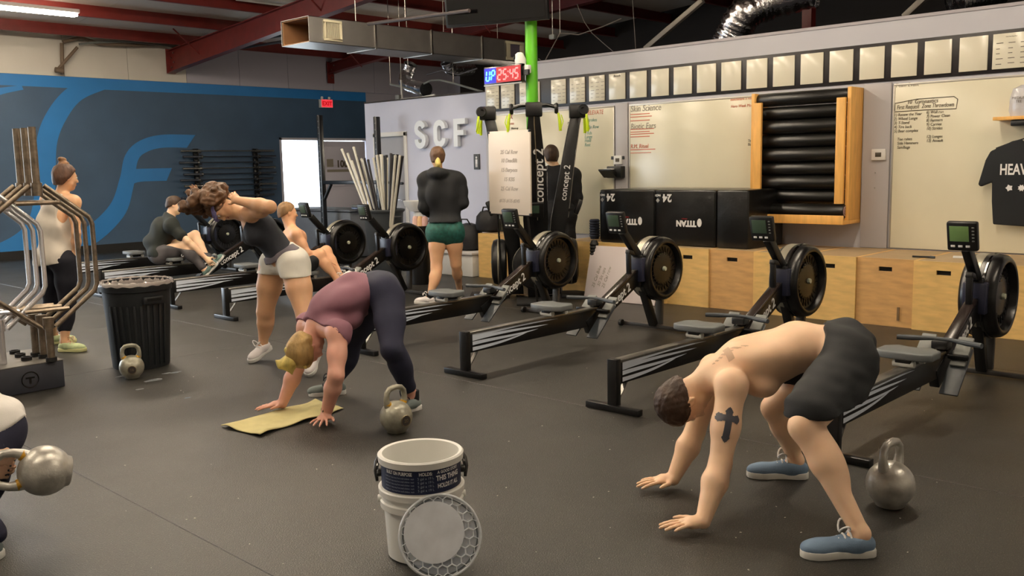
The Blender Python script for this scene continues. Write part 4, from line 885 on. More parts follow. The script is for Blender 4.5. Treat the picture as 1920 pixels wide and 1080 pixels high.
obj('emblem_mark', MB().b2((hx, a.y - t.location.y - .03, a.z + .008), (hx + .003, a.y - t.location.y + .03, a.z + .02)).b2((hx, a.y - t.location.y - .008, a.z - .03), (hx + .003, a.y - t.location.y + .006, a.z + .01)), BLKGL, t, smooth=False)
sock = [G(x, y, .197) for x, y in ((68, 668), (83, 671), (97, 677), (28, 663), (38, 669), (50, 675))]
for v in sock[3:]: obj('socket', MB().lathe([(.027, 0), (.036, 0), (.036, .025), (.027, .025), (.027, 0)], 18, (v.x - t.location.x, v.y - t.location.y, .197)), RUBBER, t)
for v in sock[:3]: obj('socket', MB().lathe([(.030, 0), (.037, 0), (.037, .028), (.030, .028), (.030, 0)], 18, (v.x - t.location.x, v.y - t.location.y, .197)), RUBBER, t)
def trapbar(base, m, lb, rz, k, w_=.34, H=.99):
    q = thing('trap_bar', lb, 'trap bar', base, rz, 'trap bars standing in the floor stand')
    zb, zt = .24, .24 + H; sh = .25
    ring = [(0, zb), (w_, zb + sh), (w_, zt - sh), (0, zt), (-w_, zt - sh), (-w_, zb + sh)]
    # the frame is built of straight tubes with tight bends
    P = []
    R_ = [(.045, zb), (w_ - .02, zb + sh - .02), (w_, zb + sh + .03), (w_, zt - sh - .03), (w_ - .02, zt - sh + .02), (.045, zt)]
    for s_ in (-1, 1): obj('frame_tube', MB().tube([(0, s_ * a_, b_) for a_, b_ in R_], .017, 10), m, q, angle=60)
    obj('lower_sleeve', MB().tube([(0, 0, .0), (0, 0, zb + .02)], .0255, 16), RUSTY if k else m, q)
    obj('upper_sleeve', MB().tube([(0, 0, zt - .02), (0, 0, zt + .40)], .0255, 16), RUSTY if k else m, q)
    obj('end_collar', MB().tube([(0, 0, zb - .01), (0, 0, zb + .07)], .036, 14), m, q); obj('end_collar', MB().tube([(0, 0, zt - .07), (0, 0, zt + .02)], .036, 14), m, q)
    for zz in (zb + .12, zt - .12): obj('hand_grip', MB().tube([(.0, -w_ * .42 - .0, zz), (0, w_ * .42, zz)], .015, 10), m, q)
    return q
LBT = ['worn trap bar nearest the camera in the right-hand set of three', 'worn trap bar in the middle of the right-hand set', 'worn trap bar at the back of the right-hand set']
for k, v in enumerate(sock[:3][::-1]): trapbar((v.x, v.y, .20), RUSTY, LBT[k], math.radians(-8), 1)
cb = [G(x, y, .197) for x, y in ((6, 683), (-8, 678), (-22, 673))]
LBC = ['shiny chrome trap bar nearest the camera at the left edge', 'shiny chrome trap bar, middle one at the left edge', 'shiny chrome trap bar, rear one at the left edge']
for k, v in enumerate(cb): trapbar((v.x, v.y, .20), CHROME, LBC[k], math.radians(-8), 0, .31, .95)

# ================================================================== BLACK TRASH CAN WITH LINER
a = G(246, 694); cx, cy = a.x - .12, a.y + .14
TB = mat('can_black', (.11, .125, .14), .5, var=.1, bump=.1, bs=30)
h_ = .67
t = thing('trash_can', 'large black trash can with a clear liner over its rim', 'trash can', (cx, cy, 0))
obj('body', MB().lathe([(0, 0), (.205, 0), (.212, .015), (.25, .60), (.262, .605), (.264, .63), (.268, .65), (.262, h_), (.25, h_), (.20, .03), (0, .03)], 48), TB, t, angle=45)
liner = []
for i, a_ in enumerate(np.linspace(0, 2 * PI, 97)[:-1]): liner.append(a_)
lv = []; lf = []; nL = 96
for ring, (r_, z_) in enumerate(((.225, .45), (.240, .63), (.256, .680), (.270, .676), (.276, .650))):
    for a_ in liner: rr = r_ + .003 * math.sin(a_ * 23 + ring) + .002 * math.sin(a_ * 41); lv.append((rr * math.cos(a_), rr * math.sin(a_), z_ + .004 * math.sin(a_ * 17 + ring * 2)))
for i in range(4):
    for k in range(nL): lf.append((i * nL + k, i * nL + (k + 1) % nL, (i + 1) * nL + (k + 1) % nL, (i + 1) * nL + k))
obj('liner', MB().add(lv, lf), mat('clear_liner', (.78, .74, .72), .15, alpha=.55, bump=.6, bs=40, coat=.6), t, angle=180)
ang = math.atan2(0 - cy, 0 - cx)
M_ = Matrix.Rotation(ang + .45, 4, 'Z') @ Matrix.Translation((.252, 0, .54))
obj('handle', MB().box((.012, 0, 0), (.03, .16, .06)).xf(M_), TB, t, bevel=.012); obj('recess_shade', MB().box((.029, 0, .006), (.004, .11, .022)).xf(M_), HOLE_SHADE, t)  # dark plate on the handle painted as the shade of a recess
for k in range(10): 
    a_ = ang - .9 + .2 * k; obj('rib', MB().beam((.216 * math.cos(a_), .216 * math.sin(a_), .03), (.247 * math.cos(a_), .247 * math.sin(a_), .50), .02, .008, (math.cos(a_), math.sin(a_), 0)), TB, t, bevel=.002)

# ================================================================== KETTLEBELLS
def kettlebell(lb, loc, rz, m, sc=1., hand=True, tilt=None, band=True, flat_h=False, badge=None, hh=.5):
    t = thing('kettlebell', lb, 'kettlebell', loc, rz)
    R_ = .102 * sc; F = [(0, 0), (.052 * sc, 0), (.060 * sc, .004 * sc)] + [(R_ * math.sin(x), .098 * sc - R_ * math.cos(x)) for x in np.linspace(.68, PI - .02, 20)]
    o = obj('bell', MB().lathe(F, 40), m, t, angle=50)
    zt = .17 * sc; w0 = .062 * sc; w1 = .068 * sc; ht = .112 * sc * (1 if not flat_h else .9); r = .0175 * sc
    pts = [(-w0 * .80, 0, zt - .02 * sc), (-w0 * 1.02, 0, zt + .02 * sc), (-w1, 0, zt + ht * .45), (-w1 * .92, 0, zt + ht * .78), (-w1 * .62, 0, zt + ht * .97), (-w1 * .2, 0, zt + ht * 1.03), (w1 * .2, 0, zt + ht * 1.03), (w1 * .62, 0, zt + ht * .97), (w1 * .92, 0, zt + ht * .78), (w1, 0, zt + ht * .45), (w0 * 1.02, 0, zt + .02 * sc), (w0 * .80, 0, zt - .02 * sc)]
    obj('handle', MB().tube(pts, [r * 1.5, r * 1.25] + [r] * 8 + [r * 1.25, r * 1.5], 14), m, t, angle=80)
    if band:
        for s_ in (-1, 1): obj('band', MB().tube([(s_ * w0 * .86, 0, zt - .0 * sc), (s_ * w0 * 1.0, 0, zt + .022 * sc)], r * 1.36, 14), YELBAND, t)
    if badge:
        obj('badge', MB().lathe([(0, .003), (.032 * sc, .003), (.034 * sc, 0), (.034 * sc, -.004)], 24).xf(Matrix.Translation((.0, -R_ + .0, .09 * sc)) @ Matrix.Rotation(PI / 2, 4, 'X')), mat('badge_dark', (.30, .28, .27), .4, .6), t)
        obj('badge_ring', MB().tube([(.033 * sc * math.cos(x), -R_ - .001, .09 * sc + .033 * sc * math.sin(x)) for x in np.linspace(0, 2 * PI, 25)[:-1]], .003, 6, closed=True), mat('badge_gold', (.50, .45, .35), .4, .6), t)
        text(badge, .03 * sc, mat('badge_gold', (.5, .45, .35), .4, .6), frame((0, -R_ - .004, .09 * sc), (1, 0, 0), (0, 0, 1)), t)
    return t
def facing(p, off=0): return math.atan2(0 - p[1], 0 - p[0]) + PI / 2 + math.radians(off)     # local -Y towards the viewer
p = G(1680, 958); kettlebell('heavy grey kettlebell standing on the floor beside the bent man at the right', (p.x - .045, p.y + .045, 0), facing(p, 62), CASTIRON, 1.0, band=False)
p = G(243, 712); kettlebell('grey kettlebell with yellow bands standing in front of the black trash can', (p.x - .04, p.y + .04, 0), facing(p, 0), CASTIRON2, .86, badge='16')
p = G(742, 815); kettlebell('grey kettlebell with yellow bands in front of the purple-topped woman\'s foot', (p.x - .04, p.y + .04, 0), facing(p, 35), CASTIRON2, .92, badge='20')
t = kettlebell('grey kettlebell swung by the person at the lower left edge', (0, 0, 0), 0, CASTIRON, 1.0, badge=None)
c = Vector(J(84, 882, 3.78)); hd = Vector(J(12, 872, 3.80)); z_ = Vector(-RC[:, 0] * .84 - FWD * .5 + UPW * .12).normalized(); x_ = Vector(RC[:, 1]); x_ = (x_ - z_ * x_.dot(z_)).normalized()
M_ = Matrix((x_, z_.cross(x_), z_)).transposed().to_4x4(); M_.translation = c - z_ * .098; t.matrix_world = M_

# ================================================================== BUCKETS AND LID
p = G(790, 1062); bx0, by0 = p.x - .10, p.y + .10
BW = mat('bucket_white', (.90, .90, .88), .38, bump=.02, bs=20)
def bucket(lb, z, rz, label=True, bail=True):
    t = thing('bucket', lb, 'bucket', (bx0, by0, z), rz, 'two nested white buckets'); t.scale = (1.07, 1.07, .76)
    obj('body', MB().lathe([(0, 0), (.122, 0), (.130, .008), *([(.1385, .25), (.1385, .265), (.152, .268), (.153, .30), (.146, .305), (.146, .335), (.156, .337), (.157, .366)] if not label else [(.1425, .20), (.1435, .328), (.154, .330), (.156, .362)]), (.150, .370), (.139, .366), (.126, .02), (0, .018)], 56), BW, t, angle=35)
    if False:
        lm = mat('label_navy', (.12, .16, .27), .4); a0 = rz
        n = 40; r = .1432
        av = MB(); vs = []; A0, A1 = math.radians(-160), math.radians(-8)
        va = [(r * math.cos(x), r * math.sin(x), .296) for x in np.linspace(A0, A1, n)]; vb = [(r * math.cos(x), r * math.sin(x), .342) for x in np.linspace(A0, A1, n)]
        return t
    return t
fa = facing((bx0, by0))
lower = bucket('white bucket holding a second nested bucket, a clear lid leaning on it', 0, fa, False)
upper = bucket('white bucket with a navy printed label nested in the lower bucket', .155, fa, True)
# label band wrapped round the part of the upper bucket that shows
def wrap(z0, z1, a0, a1, r, m, name, par, n=36):
    A = [(r * math.cos(x), r * math.sin(x), z0) for x in np.linspace(a0, a1, n)]; B = [(r * math.cos(x), r * math.sin(x), z1) for x in np.linspace(a0, a1, n)]
    return obj(name, MB().strip(A, B), m, par, angle=180)
def curved_text(s_, size, ang, z, r, m, par, **k):
    o = text(s_, size, m, Matrix.Identity(4), None, 'lettering', ext=.0, **k)
    me = o.data
    for v in me.vertices:
        a_ = ang + v.co.x / r; v.co = Vector((r * math.cos(a_), r * math.sin(a_), z + v.co.y))
    o.parent = par; return o
NAVY = mat('label_navy', (.10, .14, .26), .4)
# rebuild upper body slimmer under the rim so the label is readable
upper.location.z = .130
wrap(.205, .325, math.radians(-172), math.radians(-8), .1448, NAVY, 'label', upper)
for r_ in range(5): curved_text('durable pail  keep away from small children  wash', .0125, math.radians(-125), .286 - .0165 * r_, .1455, mat('label_grey', (.62, .65, .70), .5), upper, sx=.5)
curved_text('BUILT ON PURPOSE', .024, math.radians(-125), .308, .1455, PRINTW, upper, off=.0008, sx=.52)
curved_text('HOLDS:', .023, math.radians(-84), .308, .1455, PRINTW, upper, off=.0008, sx=.6)
for r_ in range(4): curved_text('5 gal x 19 L', .018, math.radians(-84), .286 - .02 * r_, .1455, MATS['label_grey'], upper, sx=.7)
curved_text('A GOOD STORY', .021, math.radians(-48), .310, .1455, PRINTW, upper, off=.0006, sx=.62); curved_text('THIS THING', .036, math.radians(-48), .279, .1455, PRINTW, upper, off=.0012, sx=.55); curved_text('HOLDS IT ALL', .031, math.radians(-48), .240, .1455, PRINTW, upper, off=.0010, sx=.50)
# bail ears and handles
for par, zz in ((upper, .262), (lower, .30)):
    for s_ in (-1, 1):
        o = obj('ear', MB().tube([(s_ * .143, 0, zz), (s_ * .160, 0, zz)], .018, 16), BLKPL if par is upper else BW, par, bevel=.003)
obj('bail', MB().tube([(.158 * math.cos(a_), .158 * math.sin(a_) * .98, .30 + .05 * abs(math.sin(a_)) - .10 * math.sin(a_) ** 2) for a_ in np.linspace(0, PI, 20)], .003, 6), STEEL, upper)
for s_ in (-1, 1): obj('bail_grip', MB().tube([(s_ * .160, .0, .22), (s_ * .164, .01, .27), (s_ * .160, .03, .31), (s_ * .15, .055, .335)], [.006, .009, .009, .006], 8), BLKPL, upper)
# clear lid with honeycomb ribs leaning on the buckets
lc = Vector(J(822, 1004, 3.02)); rl = .150
vdir = Vector((-lc.x, -lc.y, 0)).normalized(); toB = Vector((bx0 - lc.x, by0 - lc.y, 0)).normalized()
zax = (-toB * .93 + Vector((0, 0, .36))).normalized(); xax = Vector((0, 0, 1)).cross(zax).normalized(); yax = zax.cross(xax)
# place the lid so its lowest point touches the floor and its back touches the bucket
lcz = rl * yax.z + .008
hd = .152 + .02
lc2 = Vector((bx0, by0, 0)) - toB * (hd + .045) + Vector(RC[:, 0]) * .045; lc2.z = lcz
side = Vector((0, 0, 1)).cross(toB) * -1
LM = Matrix((xax, yax, zax)).transposed().to_4x4(); 
t = thing('bucket_lid', 'clear round lid with honeycomb ribs leaning against the lower bucket', 'lid', (0, 0, 0)); t['_lid'] = 1; del t['_lid']
CLR = mat('clear_plastic', (.70, .74, .80), .25, alpha=.40, coat=.5, bump=.2, bs=15); RIBM = mat('rib_plastic', (.86, .88, .90), .3, alpha=.9)
obj('disc', MB().lathe([(0, -.002), (rl - .006, -.002), (rl - .006, .002), (0, .002)], 56), CLR, t)
obj('rim', MB().tube([(rl * math.cos(x), rl * math.sin(x), 0) for x in np.linspace(0, 2 * PI, 57)[:-1]], .0055, 8, closed=True), RIBM, t)
obj('rim_gasket', MB().tube([((rl - .012) * math.cos(x), (rl - .012) * math.sin(x), .003) for x in np.linspace(0, 2 * PI, 57)[:-1]], .002, 6, closed=True), DKGREY, t)
hs_ = .0205; seen = set(); nr = 0
for i in range(-8, 9):
    for k in range(-8, 9):
        cx_ = hs_ * math.sqrt(3) * (i + .5 * (k % 2)); cy_ = hs_ * 1.5 * k
        if math.hypot(cx_, cy_) > rl - .020: continue
        pts = [(cx_ + hs_ * .95 * math.sin(PI / 3 * q), cy_ + hs_ * .95 * math.cos(PI / 3 * q), .004) for q in range(6)]
        pts = [(x, y, z) for x, y, z in pts]
        obj('honeycomb_rib', MB().tube(pts, .0021, 4, closed=True), RIBM, t, smooth=False)
obj('frosted_centre', MB().prism([(.112 * math.cos(x) - .022, .112 * math.sin(x) + .016) for x in np.linspace(0, 2 * PI, 30)[:-1]], -.001, .0075, 2), mat('frosted_patch', (.90, .92, .95), .45, alpha=.85, var=.1, vs=12), t)
LM.translation = lc2; t.matrix_world = LM
# ================================================================== TOWEL
cs = [G(415, 801), G(482, 820), G(648, 768), G(592, 753)]
n1, n2 = 44, 16; vs = []; fs = []
for i in range(n1 + 1):
    for k in range(n2 + 1):
        u, v = i / n1, k / n2; a = cs[0].lerp(cs[3], u); b = cs[1].lerp(cs[2], u); p = a.lerp(b, v)
        w_ = .012 * math.sin(u * 9 + v * 2) + .008 * math.sin(u * 17 - v * 5); p = p + Vector((w_ * .6, w_ * .6, 0)); p.z = .006 + .008 * (1 + math.sin(u * 13 + v * 7)) * (1 + math.sin(v * 9 - u * 4)) * .5; vs.append(p)
for i in range(n1):
    for k in range(n2): q = i * (n2 + 1) + k; fs.append((q, q + 1, q + n2 + 2, q + n2 + 1))
me = bpy.data.meshes.new('towel'); me.from_pydata([tuple(v) for v in vs], [], fs)
for f in me.polygons: f.use_smooth = True
o = meshobj('towel', me, mat('cream_terry', (.84, .80, .58), .95, var=.06, vs=14, bump=.5, bs=320)); tag(o, 'cream towel spread on the rubber floor under the bent woman\'s hand', 'towel')
md = o.modifiers.new('thick', 'SOLIDIFY'); md.thickness = .005; md.offset = 1
# water spots and chalk
for k, (x, y, s_) in enumerate(((287, 713, .06), (312, 700, .03), (330, 698, .04), (262, 730, .025), (352, 746, .02), (225, 706, .03))):
    v = G(x, y); n = 14; poly = [(v.x + s_ * (1 + .3 * math.sin(a * 3 + k)) * math.cos(a) * .5, v.y + s_ * 1.4 * math.sin(a) * (1 + .2 * math.cos(a * 2))) for a in np.linspace(0, 2 * PI, n)[:-1]]
    o = obj('water_drop', MB().prism(poly, .0, .0015, 2), mat('water_clear', (.75, .78, .80), .05, trans=.0, alpha=.5, coat=1.), None, angle=80)
    tag(o, ['largest wet splash on the floor right of the kettlebell by the trash can', 'small wet splash beyond the largest one, right of the trash can', 'elongated wet splash farthest right of the trash can', 'wet spot in front of the kettlebell by the trash can', 'faint wet spot well in front of the trash can, toward the camera', 'wet spot left of the kettlebell by the trash can'][k], 'splash', 'splashes on the floor by the trash can')
for k in range(70):
    x, y = rng.uniform(120, 1900), rng.uniform(660, 1070); v = G(x, y)
    if k == 0: cm = MB()
    s_ = rng.uniform(.003, .008); cm.box((v.x, v.y, .001), (s_, s_ * .6, .002), rng.uniform(0, 3))
o = obj('chalk_crumbs', cm, mat('chalk', (.75, .74, .70), .9), None, smooth=False); o['kind'] = 'stuff'; tag(o, 'tiny chalk crumbs scattered over the black rubber floor', 'chalk')
# ================================================================== PEOPLE: smooth-blended implicit bodies, meshed with surface nets
def nz(v): v = np.array(v, float); return v / (np.linalg.norm(v) + 1e-12)
class Field:
    def __init__(s): s.p = []; s.clip = None
    def cone(s, a, b, ra, rb, k=.03, ax=None, flat=1., sub=False, clip=None):
        s.p.append(('c', np.array(a, float), np.array(b, float), ra, rb, k, None if ax is None else nz(ax), flat, sub, clip or s.clip)); return s
    def ell(s, c, axes, r, k=.03, sub=False, clip=None):       # axes: 3x3 rows = local axes
        s.p.append(('e', np.array(c, float), np.array(axes, float), np.array(r, float), None, k, None, 1., sub, clip or s.clip)); return s
    def sph(s, c, r, k=.03, sub=False): return s.ell(c, np.eye(3), (r, r, r), k, sub)
    def bounds(s):
        lo, hi = [], []
        for q in s.p:
            if q[8]: continue
            if q[0] == 'c': r = max(q[3], q[4]) * max(1, q[7]) + q[5]; lo += [q[1] - r, q[2] - r]; hi += [q[1] + r, q[2] + r]
            else: r = max(q[3]) + q[5]; lo.append(q[1] - r); hi.append(q[1] + r)
        return np.min(lo, 0) - .02, np.max(hi, 0) + .02
    def grid(s, h, cuts=()):
        lo, hi = s.bounds(); n = np.ceil((hi - lo) / h).astype(int) + 1
        X = [(lo[i] + h * np.arange(n[i])).astype(np.float32) for i in range(3)]
        F = np.full(n, .2, np.float32)
        for q in s.p:
            if q[0] == 'c': rr = max(q[3], q[4]) * max(1, q[7]) + q[5] + 2 * h; l = np.minimum(q[1], q[2]) - rr; u = np.maximum(q[1], q[2]) + rr
            else: rr = max(q[3]) + q[5] + 2 * h; l = q[1] - rr; u = q[1] + rr
            i0 = np.clip(((l - lo) / h).astype(int), 0, n - 1); i1 = np.clip(((u - lo) / h).astype(int) + 2, 1, n)
            if np.any(i1 <= i0): continue
            sl = tuple(slice(i0[i], i1[i]) for i in range(3))
            P = np.stack(np.meshgrid(X[0][sl[0]], X[1][sl[1]], X[2][sl[2]], indexing='ij'), -1)
            if q[0] == 'c':
                a, b = q[1].astype(np.float32), q[2].astype(np.float32); d = b - a; L2 = float(d @ d) + 1e-9
                v = P - a; t = np.clip((v @ d) / L2, 0, 1)[..., None]; v = v - t * d
                if q[6] is not None:
                    ax = q[6].astype(np.float32); v = v + (v @ ax)[..., None] * ax * (1 / q[7] - 1)
                D = np.sqrt((v * v).sum(-1)) - (q[3] + (q[4] - q[3]) * t[..., 0])
            else:
                v = (P - q[1].astype(np.float32)) @ q[2].T.astype(np.float32); r = q[3].astype(np.float32)
                k0 = np.sqrt(((v / r) ** 2).sum(-1)); k1 = np.sqrt(((v / r ** 2) ** 2).sum(-1)) + 1e-9; D = k0 * (k0 - 1) / k1
            if q[9] is not None:
                for (cp, cn) in q[9]: D = np.maximum(D, (P - np.array(cp, np.float32)) @ nz(cn).astype(np.float32))
            A = F[sl]; k = q[5]
            if q[8]:
                D = -D; hh = np.clip(.5 - .5 * (A - D) / k, 0, 1); F[sl] = np.where(A > D, A, D) if k < 1e-4 else A + (D - A) * (1 - np.clip(.5 + .5 * (A - D) / k, 0, 1)) + k * np.clip(.5 + .5 * (A - D) / k, 0, 1) * (1 - np.clip(.5 + .5 * (A - D) / k, 0, 1))
            else:
                hh = np.clip(.5 + .5 * (A - D) / k, 0, 1); F[sl] = A * (1 - hh) + D * hh - k * hh * (1 - hh)
        for (cp, cn) in cuts:
            cn = nz(cn); cp = np.array(cp)
            d = (X[0][:, None, None] - cp[0]) * cn[0] + (X[1][None, :, None] - cp[1]) * cn[1] + (X[2][None, None, :] - cp[2]) * cn[2]
            F = np.maximum(F, d.astype(np.float32))
        F[0] = F[-1] = .1; F[:, 0] = F[:, -1] = .1; F[:, :, 0] = F[:, :, -1] = .1
        return F, lo
def nets(F, lo, h):
    I = F < 0; n = np.array(F.shape)
    c = np.zeros(n - 1, int); offs = [(i, j, k) for i in (0, 1) for j in (0, 1) for k in (0, 1)]
    for (i, j, k) in offs: c += I[i:n[0] - 1 + i, j:n[1] - 1 + j, k:n[2] - 1 + k]
    cells = np.argwhere((c > 0) & (c < 8))
    idx = np.full(n - 1, -1, int); idx[tuple(cells.T)] = np.arange(len(cells))
    acc = np.zeros((len(cells), 3)); cnt = np.zeros(len(cells))
    for ax in range(3):
        o = [0, 0, 0]; o[ax] = 1
        for e in offs:
            if e[ax]: continue
            A = cells + e; B = A + o; fa = F[tuple(A.T)]; fb = F[tuple(B.T)]; m = (fa < 0) != (fb < 0)
            t = np.where(m, fa / np.where(m, fa - fb, 1), 0); p = np.array(e)[None] + t[:, None] * np.array(o)[None]
            acc[m] += p[m]; cnt[m] += 1
    V = lo + h * (cells + acc / cnt[:, None]); faces = []
    for ax in range(3):
        o = [0, 0, 0]; o[ax] = 1; u = [0, 0, 0]; u[(ax + 1) % 3] = 1; w_ = [0, 0, 0]; w_[(ax + 2) % 3] = 1; u = np.array(u); w_ = np.array(w_)
        A = I[:n[0] - o[0], :n[1] - o[1], :n[2] - o[2]]; B = I[o[0]:, o[1]:, o[2]:]
        E = np.argwhere(A != B); E = E[(E >= 1).all(1) & (E < n - 2).all(1)] if len(E) else E
        s_ = A[tuple(E.T)]
        q = np.stack([idx[tuple((E - u - w_).T)], idx[tuple((E - w_).T)], idx[tuple(E.T)], idx[tuple((E - u).T)]], 1)
        q[~s_] = q[~s_][:, ::-1]; faces.append(q)
    return V, np.concatenate(faces)
def wrinkle(V, N, amp, fr, seed=0, aniso=(1, 1, 1)):
    r = np.random.default_rng(seed); d = np.zeros(len(V)); P = V * np.array(aniso)
    for i in range(7):
        k = nz(r.normal(size=3)) * fr * r.uniform(.5, 1.6); ph = r.uniform(0, 6); warp = np.sin(P @ (nz(r.normal(size=3)) * fr * .7) + r.uniform(0, 6))
        d += np.sin(P @ k + ph + 1.3 * warp)
    return V + N * (amp * (1.7 if fr < 45 else 1.) * d / 3)[:, None]
def fieldobj(name, fld, h, m, parent=None, cuts=(), wr=None, smooth=1):
    F, lo = fld.grid(h, cuts); V, Q = nets(F, lo, h)
    me = bpy.data.meshes.new(name); me.vertices.add(len(V)); me.loops.add(len(Q) * 4); me.polygons.add(len(Q))
    me.loops.foreach_set('vertex_index', Q.ravel()); me.polygons.foreach_set('loop_start', np.arange(0, len(Q) * 4, 4)); me.polygons.foreach_set('loop_total', np.full(len(Q), 4))
    for _ in range(smooth):
        A = np.zeros_like(V); c = np.zeros(len(V))
        for a, b in ((0, 1), (1, 2), (2, 3), (3, 0)):
            np.add.at(A, Q[:, a], V[Q[:, b]]); np.add.at(A, Q[:, b], V[Q[:, a]]); np.add.at(c, Q[:, a], 1); np.add.at(c, Q[:, b], 1)
        V = V * .5 + .5 * A / c[:, None]
    if wr:
        nrm = np.cross(V[Q[:, 2]] - V[Q[:, 0]], V[Q[:, 3]] - V[Q[:, 1]]); N = np.zeros_like(V)
        for a in range(4): np.add.at(N, Q[:, a], nrm)
        N /= (np.linalg.norm(N, axis=1)[:, None] + 1e-12); V = wrinkle(V, N, *wr)
    me.vertices.foreach_set('co', V.ravel()); me.polygons.foreach_set('use_smooth', np.ones(len(Q), bool)); me.update(); me.validate()
    return meshobj(name, me, m, parent)
def skin(n, c): return mat('skin_' + n, c, .48, var=.06, vs=9, bump=.04, bs=90, sss=.12)
def hair_m(n, c): return mat('hair_' + n, c, .55, var=.35, vs=25, bump=.6, bs=60, stretch=(1, 1, .35))
def cloth_m(n, c, **k): return mat('cloth_' + n, c, .82, var=.06, vs=10, bump=.12, bs=260, **k)

def hand_prims(F, wr, fd, pn, th, sc=1., curl=.15, spread=.12, tc=.5):
    # wr wrist, fd finger direction, pn palm normal (out of the palm), th direction towards the thumb side
    fd = nz(fd); pn = nz(np.array(pn) - np.dot(pn, fd) * fd); th = nz(np.array(th) - np.dot(th, fd) * fd - np.dot(th, pn) * pn)
    kn = []
    L = [.044, .047, .043, .034]
    F.cone(wr, wr + fd * .05 * sc, .024 * sc, .027 * sc, .012, th, 1.25)
    F.cone(wr + fd * .035 * sc + th * .016 * sc, wr + fd * .082 * sc + th * .018 * sc, .014 * sc, .0125 * sc, .012, th, 1.5)
    F.cone(wr + fd * .035 * sc - th * .012 * sc, wr + fd * .076 * sc - th * .018 * sc, .014 * sc, .0115 * sc, .012, th, 1.5)
    for i in range(4):
        off = (.030 - .0195 * i) * sc; base = wr + fd * (.082 - .004 * abs(i - 1) - (.006 if i == 3 else 0)) * sc + th * off
        d = nz(fd + th * spread * (1.2 - .9 * i)); p = base; r = (.0088 - .0006 * (i == 3)) * sc; a = curl * .6
        for j, l in enumerate((L[i], L[i] * .62, L[i] * .5)):
            dj = nz(d * math.cos(a) + pn * math.sin(a)); q = p + dj * l * sc; F.cone(p, q, r, r * .93, .004); p = q; r *= .93; a += curl * (1.3 if j == 0 else 1.)
    b = wr + fd * .022 * sc + th * .026 * sc; d1 = nz(fd * .55 + th * .8 + pn * .25 * (1 if curl > .3 else .15)); q = b + d1 * .042 * sc
    F.cone(b, q, .0145 * sc, .0105 * sc, .012); d2 = nz(fd * (.8 + tc * .3) + th * .45 + pn * (.5 * tc if curl > .3 else .05)); q2 = q + d2 * .03 * sc
    F.cone(q, q2, .0105 * sc, .0095 * sc, .005); F.cone(q2, q2 + nz(d2 + pn * .2 * tc) * .022 * sc, .0095 * sc, .0075 * sc, .005)
def head_frame(up, face):
    up = nz(up); f = nz(np.array(face) - np.dot(face, up) * up); r = nz(np.cross(f, up)); return np.array([r, f, up])
def head_prims(F, c, A, s=1., fem=False):
    r, f, u = A
    F.ell(c + u * .025 * s - f * .012 * s, A, np.array((.074, .094, .088)) * s, .02)
    F.ell(c - u * .030 * s + f * .020 * s, A, np.array((.060, .068, .078)) * s, .03)
    F.ell(c - u * .088 * s + f * .052 * s, A, np.array((.030, .028, .022)) * s, .025)      # chin
    F.cone(c - u * .06 * s + f * .03 * s - r * .045 * s, c - u * .09 * s + f * .05 * s, .02 * s, .018 * s, .02)
    F.cone(c - u * .06 * s + f * .03 * s + r * .045 * s, c - u * .09 * s + f * .05 * s, .02 * s, .018 * s, .02)
    F.cone(c + u * .012 * s + f * .082 * s, c - u * .028 * s + f * .104 * s, .009 * s, .0125 * s, .008)   # nose
    for q in (-1, 1):
        F.sph(c - u * .030 * s + f * .093 * s + r * q * .010 * s, .0085 * s, .006)
        F.cone(c + u * .022 * s + f * .084 * s + r * q * .012 * s, c + u * .020 * s + f * .070 * s + r * q * .045 * s, .010 * s, .009 * s, .012)   # brow
        F.sph(c + u * .004 * s + f * .086 * s + r * q * .032 * s, .013 * s, .010, sub=True)                # eye socket
        F.ell(c - u * .022 * s + f * .064 * s + r * q * .040 * s, A, np.array((.02, .02, .02)) * s, .02)    # cheek
        F.ell(c - u * .008 * s - f * .008 * s + r * q * .077 * s, A, np.array((.009, .020, .032)) * s, .006)  # ear
        F.ell(c - u * .006 * s - f * .004 * s + r * q * .086 * s, A, np.array((.006, .010, .018)) * s, .004, sub=True)
    F.cone(c - u * .056 * s + f * .083 * s - r * .016 * s, c - u * .056 * s + f * .083 * s + r * .016 * s, .0075 * s, .0075 * s, .007)
    F.cone(c - u * .066 * s + f * .080 * s - r * .012 * s, c - u * .066 * s + f * .080 * s + r * .012 * s, .0075 * s, .0075 * s, .007)
def face_bits(c, A, s, par, sk):
    r, f, u = A
    for q in (-1, 1):
        e = MB().ell(Vector(c + u * .004 * s + f * .080 * s + r * q * .031 * s), .0115 * s, 12)
        o = obj('eye', e, mat('eye_white', (.85, .83, .80), .25), par)
        obj('iris', MB().ell(Vector(c + u * .004 * s + f * .0885 * s + r * q * .031 * s), .0045 * s, 10), mat('iris_dark', (.16, .12, .09), .2), o)
        b = MB().tube([Vector(c + u * (.024 + dz) * s + f * fy * s + r * q * x * s) for x, fy, dz in ((.012, .0955, 0), (.03, .091, .004), (.046, .078, 0))], .003 * s, 6)
        obj('eyebrow', b, par.get('hm') or MATS['hair_dk'] if False else mat('brow_dark', (.22, .15, .10), .7), par)
    obj('lips', MB().tube([Vector(c - u * .061 * s + f * fy * s + r * x * s) for x, fy in ((-.022, .080), (-.01, .089), (0, .091), (.01, .089), (.022, .080))], [.002 * s, .0045 * s, .005 * s, .0045 * s, .002 * s], 8), mat('lip_rose', (.72, .42, .38), .45), par)

